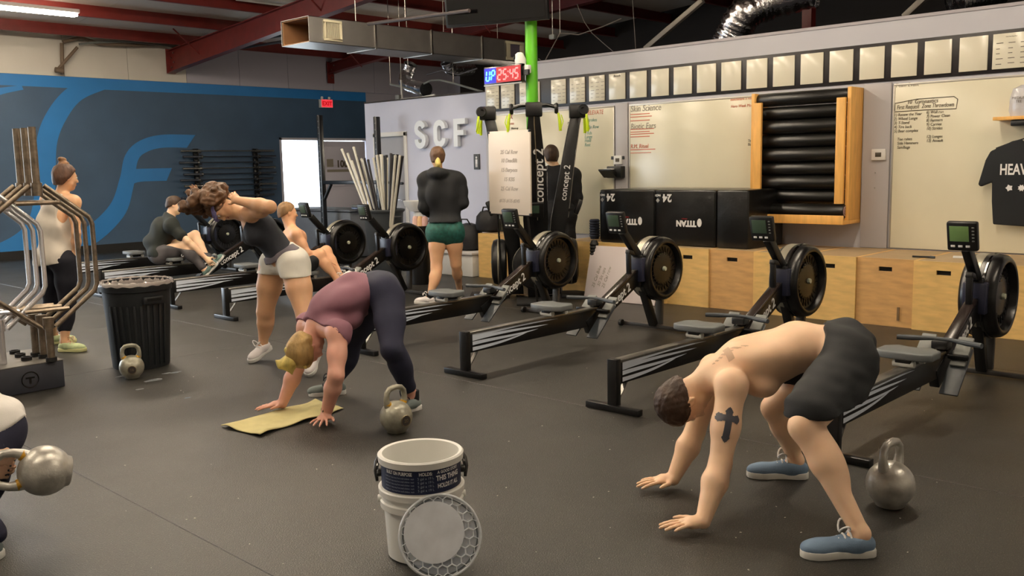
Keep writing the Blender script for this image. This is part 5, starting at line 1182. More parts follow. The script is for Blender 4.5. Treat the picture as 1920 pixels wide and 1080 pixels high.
class Person:
    def __init__(s, label, j, fem=True, h=.010, sc=1., skin_m=None, base=None, group=None, muscle=1., name='person', af=1.1, lf=1.15):
        s.j = {k: np.array(v, float) for k, v in j.items()}; s.fem = fem; s.h = h; s.sc = sc; s.mu = muscle; s.sk = skin_m; s.af = af; s.lf = lf
        J_ = s.j
        b = base if base is not None else np.array([J_['pel'][0], J_['pel'][1], 0])
        s.base = Vector(b); s.root = thing(name, label, 'person', s.base, 0, group)
        s.lat = nz(J_['shR'] - J_['shL']); s.plat = nz(J_['hipR'] - J_['hipL'])
        sp = nz(J_['chest'] - J_['pel']); s.sp = sp
        s.front = nz(np.cross(sp, s.lat)) if True else None
        if 'front' in J_ : s.front = nz(J_['front'])
        J_['waist'] = J_.get('waist', (J_['chest'] + J_['pel']) / 2)
    def put(s, o): o.location = -s.base; return o
    def child(s, name, F, m, par=None, cuts=(), wr=None, h=None, smooth=1):
        o = fieldobj(name, F, h or s.h, m, par or s.root, cuts, wr, smooth)
        if not par: s.put(o)
        return o
    # body parts as primitive lists, inflated by e
    def torso(s, F, e=0., k=.04, upper=True, lower=True):
        J_, f, sc = s.j, s.front, s.sc; fem = s.fem; lat = s.lat; sp = s.sp
        A = np.array([lat, f, nz(np.cross(lat, f))]); Ap = np.array([s.plat, nz(np.cross(sp, s.plat)), sp])
        pel, wa, ch = J_['pel'], J_['waist'], J_['chest']
        if upper:
            F.cone(wa, ch - sp * .03, (.100 if not fem else .088) * sc + e, (.112 if not fem else .094) * sc + e, k, lat, 1.32)
            rb = ch - nz(ch - wa) * .10 * sc; Ar = np.array([lat, f, nz(ch - wa)])
            F.ell(rb, Ar, np.array((.158 if not fem else .134, .112 if not fem else .098, .175)) * sc + e, k)
            F.cone(J_['shL'] + lat * .02, J_['shR'] - lat * .02, .052 * sc + e, .052 * sc + e, k)
            for q in ('L', 'R'):
                F.cone(J_['neck'] - nz(J_['neck'] - ch) * .02, J_['sh' + q], .042 * sc + e, .046 * sc + e, k)
                sg = -1 if q == 'L' else 1
                if fem: F.sph(ch - sp * .10 * sc + f * .075 * sc + lat * sg * .065 * sc, .060 * sc + e, k)
                else: F.ell(ch - sp * .05 * sc + f * .070 * sc + lat * sg * .075 * sc, Ar, np.array((.09, .06, .07)) * sc + e, k)
                F.ell(ch - sp * .12 * sc - f * .055 * sc + lat * sg * .085 * sc, Ar, np.array((.065, .045, .12)) * sc * s.mu + e, k)    # back muscles
        if lower:
            F.cone(pel, wa, (.100 if not fem else .105) * sc + e, (.098 if not fem else .086) * sc + e, k, s.plat, 1.35)
            F.ell(pel, Ap, np.array((.155 if not fem else .165, .105, .105)) * sc + e, k)
            for q in 'LR':
                hp = J_['hip' + q]; bk = -Ap[1]
                F.sph(hp + bk * .045 * sc - (hp - pel) * .15, (.088 if not fem else .095) * sc + e, k)
    def arm(s, F, q, e=0., k=.025, t0=0., t1=1., fore=True, upper=True, el=0.):
        J_, sc, mu = s.j, s.sc * s.af, s.mu; a, b, c = J_['sh' + q], J_['el' + q], J_['wr' + q]; fm = .88 if s.fem else 1.
        if upper:
            bb = a + (b - a) * t1
            F.sph(a + nz(b - a) * .01, .056 * sc * fm + e, k)
            F.cone(a, a + (b - a) * min(.55, t1), .050 * sc * fm + e, .045 * sc * fm * mu + e, k)
            F.cone(a + (b - a) * min(.5, t1 * .9), bb, .045 * sc * fm * mu + e, (.037 * sc * fm if t1 >= 1 else .044 * sc * fm) + e + el, k)
        if fore:
            F.cone(b, b + (c - b) * .3, .036 * sc * fm + e, .040 * sc * fm * mu + e, k)
            F.cone(b + (c - b) * .3, c, .040 * sc * fm * mu + e, .0255 * sc * fm + e, k)
    def leg(s, F, q, e=0., k=.03, thigh=True, shin=True, t1=1., s1=1., el=0.):
        J_, sc, mu = s.j, s.sc * s.lf, s.mu; a, b, c = J_['hip' + q], J_['kn' + q], J_['an' + q]
        tr = .088 if s.fem else .084
        if thigh:
            m_ = a + (b - a) * .45
            if t1 < 1: bb = a + (b - a) * t1; F.cone(a, bb, tr * sc + e, (tr * (1 - t1) + .056 * t1) * sc + e + el, k)
            else:
                F.cone(a, m_, tr * sc + e, .074 * sc + e, k); F.cone(m_, b, .074 * sc + e, .051 * sc + e, k)
        if shin:
            d = nz(c - b); th = nz(b - a); bk = -nz(np.cross(np.cross(th, d), d)) if np.linalg.norm(np.cross(th, d)) > .08 else nz(J_.get('foot' + q, s.front) * -1)
            if 'foot' + q in J_: bk = -nz(J_['foot' + q] - np.dot(J_['foot' + q], d) * d)
            F.cone(b, b + (c - b) * .35, .047 * sc + e, .043 * sc + e, k)
            if s1 < 1: F.cone(b + (c - b) * .3, b + (c - b) * s1, .047 * sc + e, (.047 - .014 * s1) * sc + e, k)
            else: F.cone(b + (c - b) * .35, c, .043 * sc + e, (.031 * s.sc * (.5 + .5 * s.lf)) + e, k)
            if s1 > .4: F.ell(b + (c - b) * .30 + bk * .026 * sc, np.array([nz(np.cross(d, bk)), bk, d]), np.array((.044, .042, .115)) * sc * (mu if mu > 1 else 1) + e, k)
    def body(s, foot=True, hands=True, bare=False):
        J_, sc = s.j, s.sc; F = Field(); s.torso(F)
        if bare:
            F.cone(J_['neck'] - s.front * .01, J_['chest'] - s.front * .03, .072, .085, .05, s.lat, 1.35)
            bk = -s.front; c0, w0 = J_['chest'], J_['waist']
            F.cone(c0 + bk * .142, w0 + bk * .124, .016, .016, .03, sub=True)
        for q in 'LR':
            s.arm(F, q); s.leg(F, q)
            if foot:
                d = nz(J_['foot' + q]); F.cone(J_['an' + q] - np.array([0, 0, .03]) * 0 , J_['an' + q] + d * .05 + nz(J_.get('sole' + q, (0, 0, -1))) * .045, .033 * sc, .03 * sc, .02)
            if hands and 'hd' + q in J_:
                cf = s.hc.get(q, {}) if hasattr(s, 'hc') else {}
                hand_prims(F, J_['wr' + q], J_['hd' + q], J_['pn' + q], J_['th' + q], (.90 if s.fem else 1.) * sc, **cf)
        c = J_['head']; A = head_frame(J_['hup'], J_['face']); s.HA = A
        hs = sc * (.94 if s.fem else 1.); s.hs = hs
        F.cone(J_['neck'], c - A[2] * .05 * hs - A[1] * .02 * hs, (.052 if s.fem else .062) * sc, (.046 if s.fem else .056) * sc, .03)
        head_prims(F, c, A, hs, s.fem)
        s.bodyobj = s.child('body', F, s.sk); return s.bodyobj
    def hair(s, m, kind='short', wr=None, h=None):
        c, A, hs = s.j['head'], s.HA, s.hs; r, f, u = A; F = Field(); e = .010 if kind == 'short' else .016
        F.ell(c + u * .027 * hs - f * .016 * hs, A, (np.array((.076, .096, .090)) + e) * hs, .01)
        F.ell(c - u * .035 * hs - f * .045 * hs, A, (np.array((.060, .055, .060)) + e) * hs, .03)
        cut = [(c + f * .045 * hs + u * .045 * hs, nz(f * 1. - u * .75)), (c - u * .075 * hs, -u)]
        if kind == 'short': cut.append((c + f * .0 * hs - u * .0, nz(f * 1. - u * 1.6)))
        return s.child('hair', F, m, cuts=cut, wr=wr or (.003, 60, 3), h=h or s.h * .8)
    def shoe(s, q, up_m, sole_m, L=.27, laces=None, sock=None, hh=1.):
        # ankle and foot direction give the frame; sole normal 'sole' optional
        J_ = s.j; d = nz(J_['foot' + q]); dn = nz(J_.get('sole' + q, np.array([0, 0, -1.]))); d = nz(d - np.dot(d, dn) * dn); sd = nz(np.cross(d, dn)); sc = s.sc
        an = J_['an' + q]; g = an + dn * .085 * sc     # point on the ground below the ankle
        heel = g - d * .055 * sc; toe = heel + d * L * sc; A = np.array([sd, d, -dn])
        F = Field()
        F.cone(heel + d * .035 - dn * .045, g + d * .02 - dn * .050, .036 * sc, .040 * sc, .02, sd, .95)
        F.cone(g + d * .02 - dn * .052, heel + d * (L - .09) - dn * .035, .040 * sc, .030 * sc, .03, sd, 1.15)
        F.ell(heel + d * (L - .064) * sc - dn * .034, A, (.046 * sc, .060 * sc, .032 * sc), .03)
        cuts = [(g - dn * .018, dn), (g - dn * (.082 * hh) - d * .03, nz(-dn * 1. - d * .15))]
        up = s.child('shoe', F, up_m, cuts=[cuts[0], (an + dn * .005, -dn)], h=min(s.h, .008))
        prof = [(-.0, .0), (.004, .020), (.018, .032), (.05, .037), (.10, .034), (.14, .035), (.19, .046), (.23, .047), (.26, .038), (.278, .022), (.285, .0)]
        k_ = L / .285; ol = [(a * k_, b * sc) for a, b in prof] + [(a * k_, -b * sc) for a, b in prof[-2:0:-1]]
        n_ = len(ol); mb_ = MB(); mb_.add([Vector(heel + d * (a - .003) + sd * b * 1.06 - dn * z) for z in (0., .030) for a, b in ol], [tuple(range(n_)), tuple(range(n_, 2 * n_))] + [(i, (i + 1) % n_, n_ + (i + 1) % n_, n_ + i) for i in range(n_)])
        obj('sole', mb_, sole_m, up, bevel=.004)
        if laces:
            for i in range(4):
                p = g + d * (.045 + .022 * i) * sc - dn * (.094 - .0105 * i) * sc
                obj('lace', MB().tube([Vector(p - sd * .028 + dn * .016), Vector(p - sd * .012), Vector(p + sd * .012), Vector(p + sd * .028 + dn * .016)], .0042, 6), laces, up)
            p = g + d * .045 * sc - dn * .098 * sc
            for sg in (-1, 1): obj('lace', MB().tube([Vector(p + sd * sg * (.004 + .028 * math.sin(t)) - dn * .016 * math.sin(t) * (2 - .3 * sg) + d * .02 * (1 - math.cos(t))) for t in np.linspace(0, PI, 8)], .004, 6), laces, up)
        if sock: 
            K = Field().cone(an + dn * .02, an - dn * .035, .040 * sc, .041 * sc, .01); s.child('sock', K, sock, cuts=[(an - dn * .04 * sc, -dn)], h=min(s.h, .008))
        return up
SK1 = skin('warm', (.96, .80, .66)); SK2 = skin('rosy', (.87, .65, .57)); SK3 = skin('tan', (.86, .67, .52)); SK4 = skin('light', (.90, .74, .63))
IMG_L = -RC[:, 0]; FWD = -RC[:, 2]; UPW = np.array([0, 0, 1.])
WORLD_L = nz([IMG_L[0], IMG_L[1], 0]); WORLD_F = nz([FWD[0], FWD[1], 0])      # to the picture's left / away from the viewer, level

# ---- 1: bare-chested man bent over, hands on the floor
def near_man():
    gH1 = np.array(G(1318, 997)); gH2 = np.array(G(1262, 915)); gF1h = np.array(G(1640, 1040)); gF1t = np.array(G(1512, 1043)); gF2h = np.array(G(1515, 896)); gF2t = np.array(G(1408, 893))
    fd1 = nz(gF1t - gF1h); fd2 = nz(gF2t - gF2h)
    an1 = gF1h + fd1 * .055 + UPW * .085; an2 = gF2h + fd2 * .055 + UPW * .085
    j = dict(pel=J(1583, 655, 4.02), waist=J(1495, 648, 4.08), chest=J(1392, 688, 4.12), neck=J(1338, 708, 4.12), head=J(1281, 753, 4.12),
             shL=J(1372, 722, 3.95), elL=J(1350, 872, 3.88), wrL=gH1 + UPW * .045 + nz(np.array(G(1318, 997)) - np.array(G(1230, 1008))) * .0,
             shR=J(1340, 690, 4.30), elR=J(1302, 812, 4.33), wrR=gH2 + UPW * .045,
             hipL=J(1590, 688, 3.91), knL=J(1508, 800, 3.66), anL=an1, hipR=J(1572, 672, 4.13), knR=J(1452, 765, 4.36), anR=an2, footL=fd1, footR=fd2,
             hup=-RC[:, 0] * .74 - RC[:, 1] * .70 - FWD * .12, face=RC[:, 0] * .70 - RC[:, 1] * .70 + FWD * .2,
             hdL=nz(np.array(G(1226, 1007)) - gH1), pnL=(0, 0, -1), thL=FWD, hdR=nz(np.array(G(1190, 922)) - gH2), pnR=(0, 0, -1), thR=-FWD + RC[:, 0] * .3)
    P = Person('bare-chested man bent over with both hands on the floor, cross tattoo on his arm', j, fem=False, h=.0052, skin_m=SK1, muscle=1.08, af=1.22, lf=1.16)
    P.hc = {'L': dict(curl=.10, spread=.12), 'R': dict(curl=.10, spread=.18)}
    P.body(bare=True)
    P.hair(hair_m('dark', (.24, .17, .125)), 'short', wr=(.002, 140, 3))
    # shorts
    F = Field(); wa = P.j['waist'] * .42 + P.j['pel'] * .58; F.clip = [(wa, P.j['waist'] - P.j['pel'])]; P.torso(F, .022, .03, upper=False); F.clip = None
    for q in 'LR':
        P.leg(F, q, .028, .03, shin=False, t1=.80, el=.022); hq, kq = P.j['hip' + q], P.j['kn' + q]
        F.cone(hq, hq * .6 + kq * .4 + RC[:, 0] * .02 - UPW * .05, .10, .105, .04)
    wa = P.j['waist'] * .42 + P.j['pel'] * .58
    sh = P.child('shorts', F, cloth_m('shorts_black', (.12, .13, .14)), cuts=[(J(1550, 757, 3.8), -UPW + RC[:, 0] * .12)], wr=(.0032, 34, 5, (1, 1, 2)))
    UP = cloth_m('canvas_blue', (.44, .53, .63)); SO = mat('white_rubber', (.86, .86, .84), .6); LA = mat('white_lace', (.90, .90, .90), .8)
    for q in 'LR': P.shoe(q, UP, SO, .290, LA)
    # ring, tattoo on the outer upper arm
    A_ = P.j['wrL'] + nz(P.j['hdL']) * .105 - nz(np.cross(P.j['hdL'], (0, 0, 1))) * 0
    a, b = P.j['shL'], P.j['elL']; ax = nz(b - a); out = nz(-FWD + RC[:, 0] * .15); out = nz(out - np.dot(out, ax) * ax); sd = nz(np.cross(ax, out))
    from mathutils.bvhtree import BVHTree
    me = P.bodyobj.data; bv = BVHTree.FromPolygons([v.co for v in me.vertices], [tuple(p.vertices) for p in me.polygons])
    def decal(name, inside, c, U, V_, O_, hu, hv, m, n=46):
        vs = []; ix = {}; fs = []; h0 = bv.ray_cast(Vector(c + O_ * .2), Vector(-O_))[0]; d0 = float(np.dot(np.array(h0) - c, O_))
        def vert(i, k):
            if (i, k) in ix: return ix[i, k]
            p = c + U * (i / n * 2 - 1) * hu + V_ * (k / n * 2 - 1) * hv
            hit = bv.ray_cast(Vector(p + O_ * .2), Vector(-O_))
            if hit[0] is None or abs(float(np.dot(np.array(hit[0]) - c, O_)) - d0) > .05: return None
            ix[i, k] = len(vs); vs.append(hit[0] + Vector(O_) * .0016); return ix[i, k]
        for i in range(n):
            for k in range(n):
                if inside((i + .5) / n * 2 - 1, (k + .5) / n * 2 - 1):
                    q = [vert(i, k), vert(i + 1, k), vert(i + 1, k + 1), vert(i, k + 1)]
                    if None not in q: fs.append(tuple(q))
        o = obj(name, MB().add(vs, fs), m, P.root, angle=180); P.put(o)
    def cross(u, v):
        u *= 1.; w1 = .24 + .16 * max(0, abs(v) - .55) * 2.2
        vert_ = abs(u) < w1 and abs(v) < .98 - abs(u) * .8
        vv = v + .35
        horiz = abs(vv) < (.19 + .22 * max(0, abs(u) - .45)) and abs(u) < .95 - abs(vv) * .8
        return vert_ or horiz
    decal('tattoo', cross, np.array(J(1356, 797, 3.9)), sd, ax, out, .052, .078, mat('tattoo_ink', (.28, .28, .31), .5))
    up_ = nz(-P.front); c = P.j['chest'] + up_ * .1; spn = nz(P.j['chest'] - P.j['waist'])
    def wing(u, v): return (abs(v + .25 * math.cos(u * 3)) < .22 * (1.1 - abs(u)) and abs(u) > .12 and math.sin(u * 26 + v * 14) > -.2) or (abs(u) < .14 and abs(v) < .7)
    up_ = nz(UPW * .8 - FWD * .6); sp2 = nz(spn - np.dot(spn, up_) * up_); decal('tattoo', wing, np.array(J(1362, 684, 4.08)), sp2, nz(np.cross(up_, sp2)), up_, .09, .06, mat('tattoo_faded', (.76, .62, .50), .5))
    return P
near_man()

# ---- 2: woman in purple
def purple():
    gL = np.array(G(611, 792)); gR = np.array(G(530, 770))
    aL = J(776, 735, 5.72); gFL = np.array(G(787, 765)); gFR = np.array(G(648, 737))
    fL = nz(np.array(G(738, 778)) - gFL); fR = nz(np.array(G(580, 742)) - gFR)
    j = dict(pel=J(712, 543, 5.86), waist=J(668, 545, 5.82), chest=J(612, 588, 5.72), neck=J(590, 612, 5.68), head=J(574, 655, 5.64),
             shL=J(634, 622, 5.52), elL=J(630, 705, 5.42), wrL=gL + UPW * .04, shR=J(578, 610, 5.86), elR=J(556, 690, 5.84), wrR=gR + UPW * .045,
             hipL=J(728, 563, 5.74), knL=J(735, 655, 5.54), anL=gFL + fL * .055 + UPW * .085, hipR=J(700, 558, 5.97), knR=J(655, 650, 6.12), anR=gFR + fR * .055 + UPW * .085, footL=fL, footR=fR,
             hup=-RC[:, 0] * .40 - RC[:, 1] * .80 - FWD * .35, face=RC[:, 0] * .75 - RC[:, 1] * .35 + FWD * .6,
             hdL=nz(np.array(G(588, 812)) - gL), pnL=(0, 0, -1), thL=RC[:, 0] + FWD * .2, hdR=nz(np.array(G(482, 776)) - gR), pnR=(0, 0, -1), thR=-FWD)
    P = Person('woman in a mauve top and navy leggings bent over with her hands on a towel', j, True, .007, 1.04, SK2, af=1.34, lf=1.10)
    P.hc = {'L': dict(curl=.12, spread=.30), 'R': dict(curl=.10, spread=.10)}
    P.body()
    hm = hair_m('blonde', (.66, .54, .34))
    P.hair(hm, 'long')
    c, A = P.j['head'], P.HA; r, f, u = A; F = Field(); b = c + u * .06 - f * .09
    for i, (px, py) in enumerate(((552, 668), (540, 682), (530, 680))): pass
    pts = [b, J(560, 668, 5.6), J(543, 680, 5.58), J(526, 684, 5.57)]
    F.cone(pts[0], pts[1], .032, .042, .02); F.cone(pts[1], pts[2], .042, .048, .02); F.cone(pts[2], pts[3], .050, .026, .02); F.cone(pts[3], J(517, 676, 5.56), .022, .008, .02); F.cone(pts[1], J(572, 690, 5.58), .03, .012, .02); F.cone(pts[2], J(548, 702, 5.57), .03, .008, .02)
    P.child('ponytail', F, hair_m('bright_blonde', (.82, .74, .42)), wr=(.006, 45, 8))
    # leggings
    F = Field(); F.clip = [(P.j['waist'] * .55 + P.j['pel'] * .45, P.j['waist'] - P.j['pel'])]; P.torso(F, .007, .04, upper=False); F.clip = None
    for q in 'LR': P.leg(F, q, .007, .03, s1=.78)
    P.child('leggings', F, cloth_m('navy', (.145, .155, .235)), wr=(.0015, 40, 5))
    F = Field(); P.torso(F, .016, .05, lower=False); F.cone(P.j['waist'], P.j['waist'] * .5 + P.j['pel'] * .5, .105, .112, .04, P.lat, 1.35)
    F.cone(P.j['waist'] + P.front * .04, P.j['chest'] + P.front * .05, .118, .11, .05, P.lat, 1.2)
    for q in 'LR': P.arm(F, q, .010, .03, fore=False, t1=.10)
    top = P.child('top', F, cloth_m('mauve', (.52, .36, .41)), cuts=[(P.j['waist'] * .55 + P.j['pel'] * .45, P.j['pel'] - P.j['waist']), (P.j['neck'], P.j['neck'] - P.j['chest'])], wr=(.006, 22, 7, (1, 1, 1.6)))
    SH = cloth_m('shoe_grey', (.46, .50, .50)); SO = MATS['white_rubber']
    for q in 'LR': P.shoe(q, SH, SO, .25, mat('dark_lace', (.15, .16, .2), .8), sock=mat('sock_black', (.08, .08, .1), .9))
    w = P.j['wrL']; d = nz(P.j['elL'] - w); o = obj('wristwatch', MB().tube([Vector(w + d * .035), Vector(w + d * .058)], .0275, 20), mat('violet_strap', (.36, .33, .45), .6), P.root, bevel=.002); P.put(o)
    p = w + d * .046 - RC[:, 0] * .02 - FWD * .017; obj('watch_face', MB().tube([Vector(p), Vector(p + nz(-RC[:, 0] * .8 - FWD * .6) * .008)], .016, 14), BLKGL, o)
    return P
purple()

# ---- 3: curly-haired woman bent forward with hands to her head
def curly():
    gA = np.array(G(469, 681)); gB = np.array(G(572, 710))
    fA = nz(np.array(G(469, 681)) - (np.array(G(520, 668)))); fB = nz(gB - np.array(G(610, 690)))
    j = dict(pel=J(531, 487, 7.15), waist=J(509, 450, 7.10), chest=J(472, 412, 7.04), neck=J(444, 396, 7.02), head=J(414, 390, 7.02),
             shL=J(470, 400, 6.88), elL=J(506, 388, 6.66), wrL=J(446, 376, 6.80), shR=J(455, 398, 7.24), elR=J(402, 398, 7.42), wrR=J(370, 375, 7.36),
             hipL=J(552, 500, 7.04), knL=J(572, 592, 6.92), anL=gB - fB * .16 + UPW * .18, hipR=J(512, 498, 7.26), knR=J(497, 585, 7.32), anR=gA - fA * .15 + UPW * .14, footL=fB + UPW * -.75, footR=fA + UPW * -.35,
             soleL=nz(-UPW - fB * -.75 * 1.), soleR=nz(-UPW + fA * .35),
             hup=-RC[:, 0] * .92 - RC[:, 1] * .08, face=RC[:, 0] * .25 - RC[:, 1] * .90 - FWD * .25,
             hdL=nz(J(414, 345, 6.92) - J(446, 376, 6.80)), pnL=FWD, thL=-RC[:, 1] - RC[:, 0] * .5, hdR=nz(J(360, 345, 7.3) - J(370, 375, 7.36)), pnR=-FWD, thR=RC[:, 0])
    j['soleL'] = nz(np.array(-UPW) + nz(fB) * -.0 + nz(-fB) * .75); j['soleR'] = nz(-UPW - fA * .35)
    P = Person('curly-haired woman bending forward with both hands raised to her head, white shorts', j, True, .008, .98, SK3, af=1.40, lf=1.30)
    P.hc = {'L': dict(curl=.4, spread=.05), 'R': dict(curl=.35, spread=.1)}
    P.body(); face_bits(P.j['head'], P.HA, P.hs, P.bodyobj, SK3)
    # curly hair: many blobs
    F = Field(); c, A = P.j['head'], P.HA; r, f, u = A; R_ = np.random.default_rng(4)
    F.ell(c + u * .03 - f * .02, A, (.085, .10, .095), .03)
    for i in range(260):
        d = nz(R_.normal(size=3)); 
        if d @ f > .25 or d @ u < -.65: continue
        p = c + u * .045 - f * .025 + d * np.array([1, 1, 1]) * R_.uniform(.095, .155) + (u * R_.uniform(0, .10) if d @ u > .3 else 0)
        F.sph(p, R_.uniform(.018, .034), .026)
    P.child('hair', F, hair_m('curl_brown', (.36, .25, .16)), wr=(.007, 110, 9), h=.006, cuts=[(c + f * .055 * 1 + u * .03, nz(f - u * .3))])
    F = Field().ell(c + u * .035, A, (.088, .106, .030), .01)
    P.child('headband', F, mat('print_band', (.42, .40, .58), .8, var=.5, vs=45), h=.006)
    F = Field(); P.torso(F, .010, .04, lower=False); F.cone(P.j['waist'], P.j['waist'] * .45 + P.j['pel'] * .55, .098, .11, .04, P.lat, 1.35)
    P.child('tank_top', F, cloth_m('charcoal', (.165, .175, .205)), cuts=[(P.j['waist'] * .3 + P.j['pel'] * .7, P.j['pel'] - P.j['waist']), (P.j['chest'] + (P.j['neck'] - P.j['chest']) * .15, P.j['neck'] - P.j['chest'])], wr=(.004, 24, 5))
    F = Field(); F.clip = [(P.j['waist'] * .45 + P.j['pel'] * .55, P.j['waist'] - P.j['pel'])]; P.torso(F, .014, .04, upper=False); F.clip = None
    for q in 'LR': P.leg(F, q, .014, .04, shin=False, t1=.34, el=.0)
    sh = P.child('shorts', F, cloth_m('white_marl', (.86, .85, .81)), cuts=[(J(530, 515, 7.15), -UPW)], wr=(.005, 26, 6))
    for q in 'LR': P.shoe(q, cloth_m('shoe_white', (.86, .84, .84)), MATS['white_rubber'], .25, MATS['white_lace'])
    F = Field(); F.clip = [(P.j['waist'] * .45 + P.j['pel'] * .55, P.j['waist'] - P.j['pel']), (P.j['waist'] * .22 + P.j['pel'] * .78, P.j['pel'] - P.j['waist'])]; P.torso(F, .019, .04, upper=False); P.child('waistband', F, cloth_m('band_grey', (.42, .40, .43)))
    w = P.j['wrL']; d = nz(P.j['elL'] - w); o = obj('wristwatch', MB().tube([Vector(w + d * .02), Vector(w + d * .05)], .031, 18), BLKPL, P.root, bevel=.003); P.put(o)
    return P
curly()

# ---- 4: woman in black hoodie and green shorts, seen from behind
def hoodie():
    g1 = np.array(G(800, 570)); g2 = np.array(G(862, 556)); D = 10.35
    j = dict(pel=J(834, 425, D), waist=J(835, 385, D), chest=J(828, 340, D - .02), neck=J(822, 322, D), head=J(820, 295, D - .02),
             shL=J(796, 338, D), elL=J(793, 388, D), wrL=J(808, 398, D + .28), shR=J(858, 338, D), elR=J(869, 380, D + .02), wrR=J(845, 385, D + .30),
             hipL=J(820, 432, D), knL=J(818, 500, D), anL=g1 + UPW * .085 + RC[:, 0] * .04, hipR=J(850, 432, D), knR=J(855, 495, D + .1), anR=g2 + UPW * .085, footL=WORLD_L * .9 + WORLD_F * .3, footR=WORLD_F,
             hup=RC[:, 1], face=FWD + RC[:, 0] * -.15, front=FWD, hdL=FWD, pnL=-UPW, thL=RC[:, 0], hdR=FWD - RC[:, 0], pnR=-UPW, thR=-RC[:, 0])
    P = Person('woman in a black hoodie and dark green shorts standing with her back turned', j, True, .011, .98, SK3, lf=1.22)
    P.body(); P.hair(hair_m('brown', (.35, .25, .17)), 'long')
    c, A = P.j['head'], P.HA; F = Field(); b = c - A[1] * .09 - A[2] * .02; F.cone(b, b - UPW * .07 - A[1] * .02, .026, .03, .02); F.cone(b - UPW * .07 - A[1] * .02, b - UPW * .13 + A[0] * .01, .028, .01, .02); F.cone(b - UPW * .05, b - UPW * .12 - A[0] * .03, .022, .008, .02)
    P.child('ponytail', F, MATS['hair_bright_blonde'], wr=(.004, 60, 3), h=.007)
    F = Field(); P.torso(F, .032, .05); 
    for q in 'LR': P.arm(F, q, .026, .04)
    F.ell(P.j['neck'] - P.front * .09 - UPW * .03, np.eye(3), (.13, .13, .075), .02); F.ell(P.j['neck'] - P.front * .10 - UPW * .10, np.eye(3), (.07, .07, .08), .02)
    P.child('hoodie', F, cloth_m('black_fleece', (.09, .10, .115)), cuts=[(J(834, 416, D), -UPW), (P.j['neck'] + UPW * .06, UPW)], wr=(.007, 18, 5))
    F = Field(); P.torso(F, .016, .04, upper=False)
    for q in 'LR': P.leg(F, q, .018, .04, shin=False, t1=.16, el=.01)
    P.child('shorts', F, mat('cloth_green', (.12, .33, .30), .7, var=.35, vs=30, bump=.1, bs=200), cuts=[(J(834, 405, D), UPW)], wr=(.004, 25, 4))
    for q in 'LR': P.shoe(q, MATS['cloth_shoe_white'], MATS['white_rubber'], .25, MATS['white_lace'], sock=MATS['sock_black'])
hoodie()

# ---- 5: woman in white tank top on the left
def tank():
    g1 = np.array(G(122, 659)); g2 = np.array(G(100, 645)); D = 7.95
    rt = nz(RC[:, 0] * .85 + WORLD_F * .45)
    j = dict(pel=J(108, 482, D), waist=J(106, 440, D), chest=J(110, 388, D), neck=J(117, 362, D), head=J(124, 333, D),
             shL=J(88, 375, D + .1), elL=J(84, 430, D + .2), wrL=J(105, 470, D + .3), shR=J(139, 378, D - .08), elR=J(143, 437, D - .12), wrR=J(143, 490, D - .02),
             hipL=J(94, 490, D + .05), knL=J(98, 570, D + .12), anL=g2 + UPW * .085, hipR=J(124, 490, D - .05), knR=J(127, 575, D), anR=g1 + UPW * .085, footL=rt, footR=nz(RC[:, 0] + WORLD_F * -.1),
             hup=RC[:, 1] + RC[:, 0] * .05, face=nz(RC[:, 0] * .75 + FWD * .7), front=nz(RC[:, 0] * .55 + FWD * .8), hdL=-UPW, pnL=RC[:, 0], thL=rt, hdR=-UPW, pnR=-RC[:, 0], thR=rt)
    P = Person('woman in a white racerback tank top with a hair bun, standing at the left', j, True, .009, .98, SK3, lf=1.15)
    P.hc = {'R': dict(curl=.3), 'L': dict(curl=.3)}
    P.body(); hm = hair_m('bun_brown', (.30, .20, .14)); P.hair(hm, 'long'); face_bits(P.j['head'], P.HA, P.hs, P.bodyobj, SK3)
    c, A = P.j['head'], P.HA; F = Field(); b = J(120, 308, D); F.ell(b, A, (.045, .045, .032), .02); F.ell(J(116, 299, D), A, (.030, .030, .022), .01)
    P.child('hair_bun', F, hair_m('bun_light', (.50, .36, .24)), wr=(.006, 70, 3), h=.007)
    F = Field(); P.torso(F, .020, .05); F.cone(J(112, 400, D), J(108, 480, D), .12, .155, .04, P.lat, 1.1)
    nk = P.j['neck']; 
    P.child('tank_top', F, cloth_m('off_white', (.80, .77, .72)), cuts=[(J(108, 492, D), -UPW + rt * .12), (nk - UPW * .02, UPW + P.front * .2), (P.j['shR'] - nz(P.lat) * .085, nz(P.lat * 1. + UPW * .25)), (P.j['shL'] + nz(P.lat) * .03, nz(-P.lat + UPW * .25))], wr=(.006, 20, 5, (1, 1, 1.5)))
    F = Field(); P.torso(F, .008, .04, upper=False)
    for q in 'LR': P.leg(F, q, .009, .03, s1=.58)
    P.child('leggings', F, cloth_m('black_navy', (.075, .08, .13)), cuts=[(J(108, 465, D), UPW)])
    for q in 'LR': P.shoe(q, mat('cloth_lime', (.76, .82, .62), .8, var=.2, vs=20), mat('pale_sole', (.86, .86, .62), .6), .25, mat('pale_lace', (.85, .70, .60), .8))
tank()

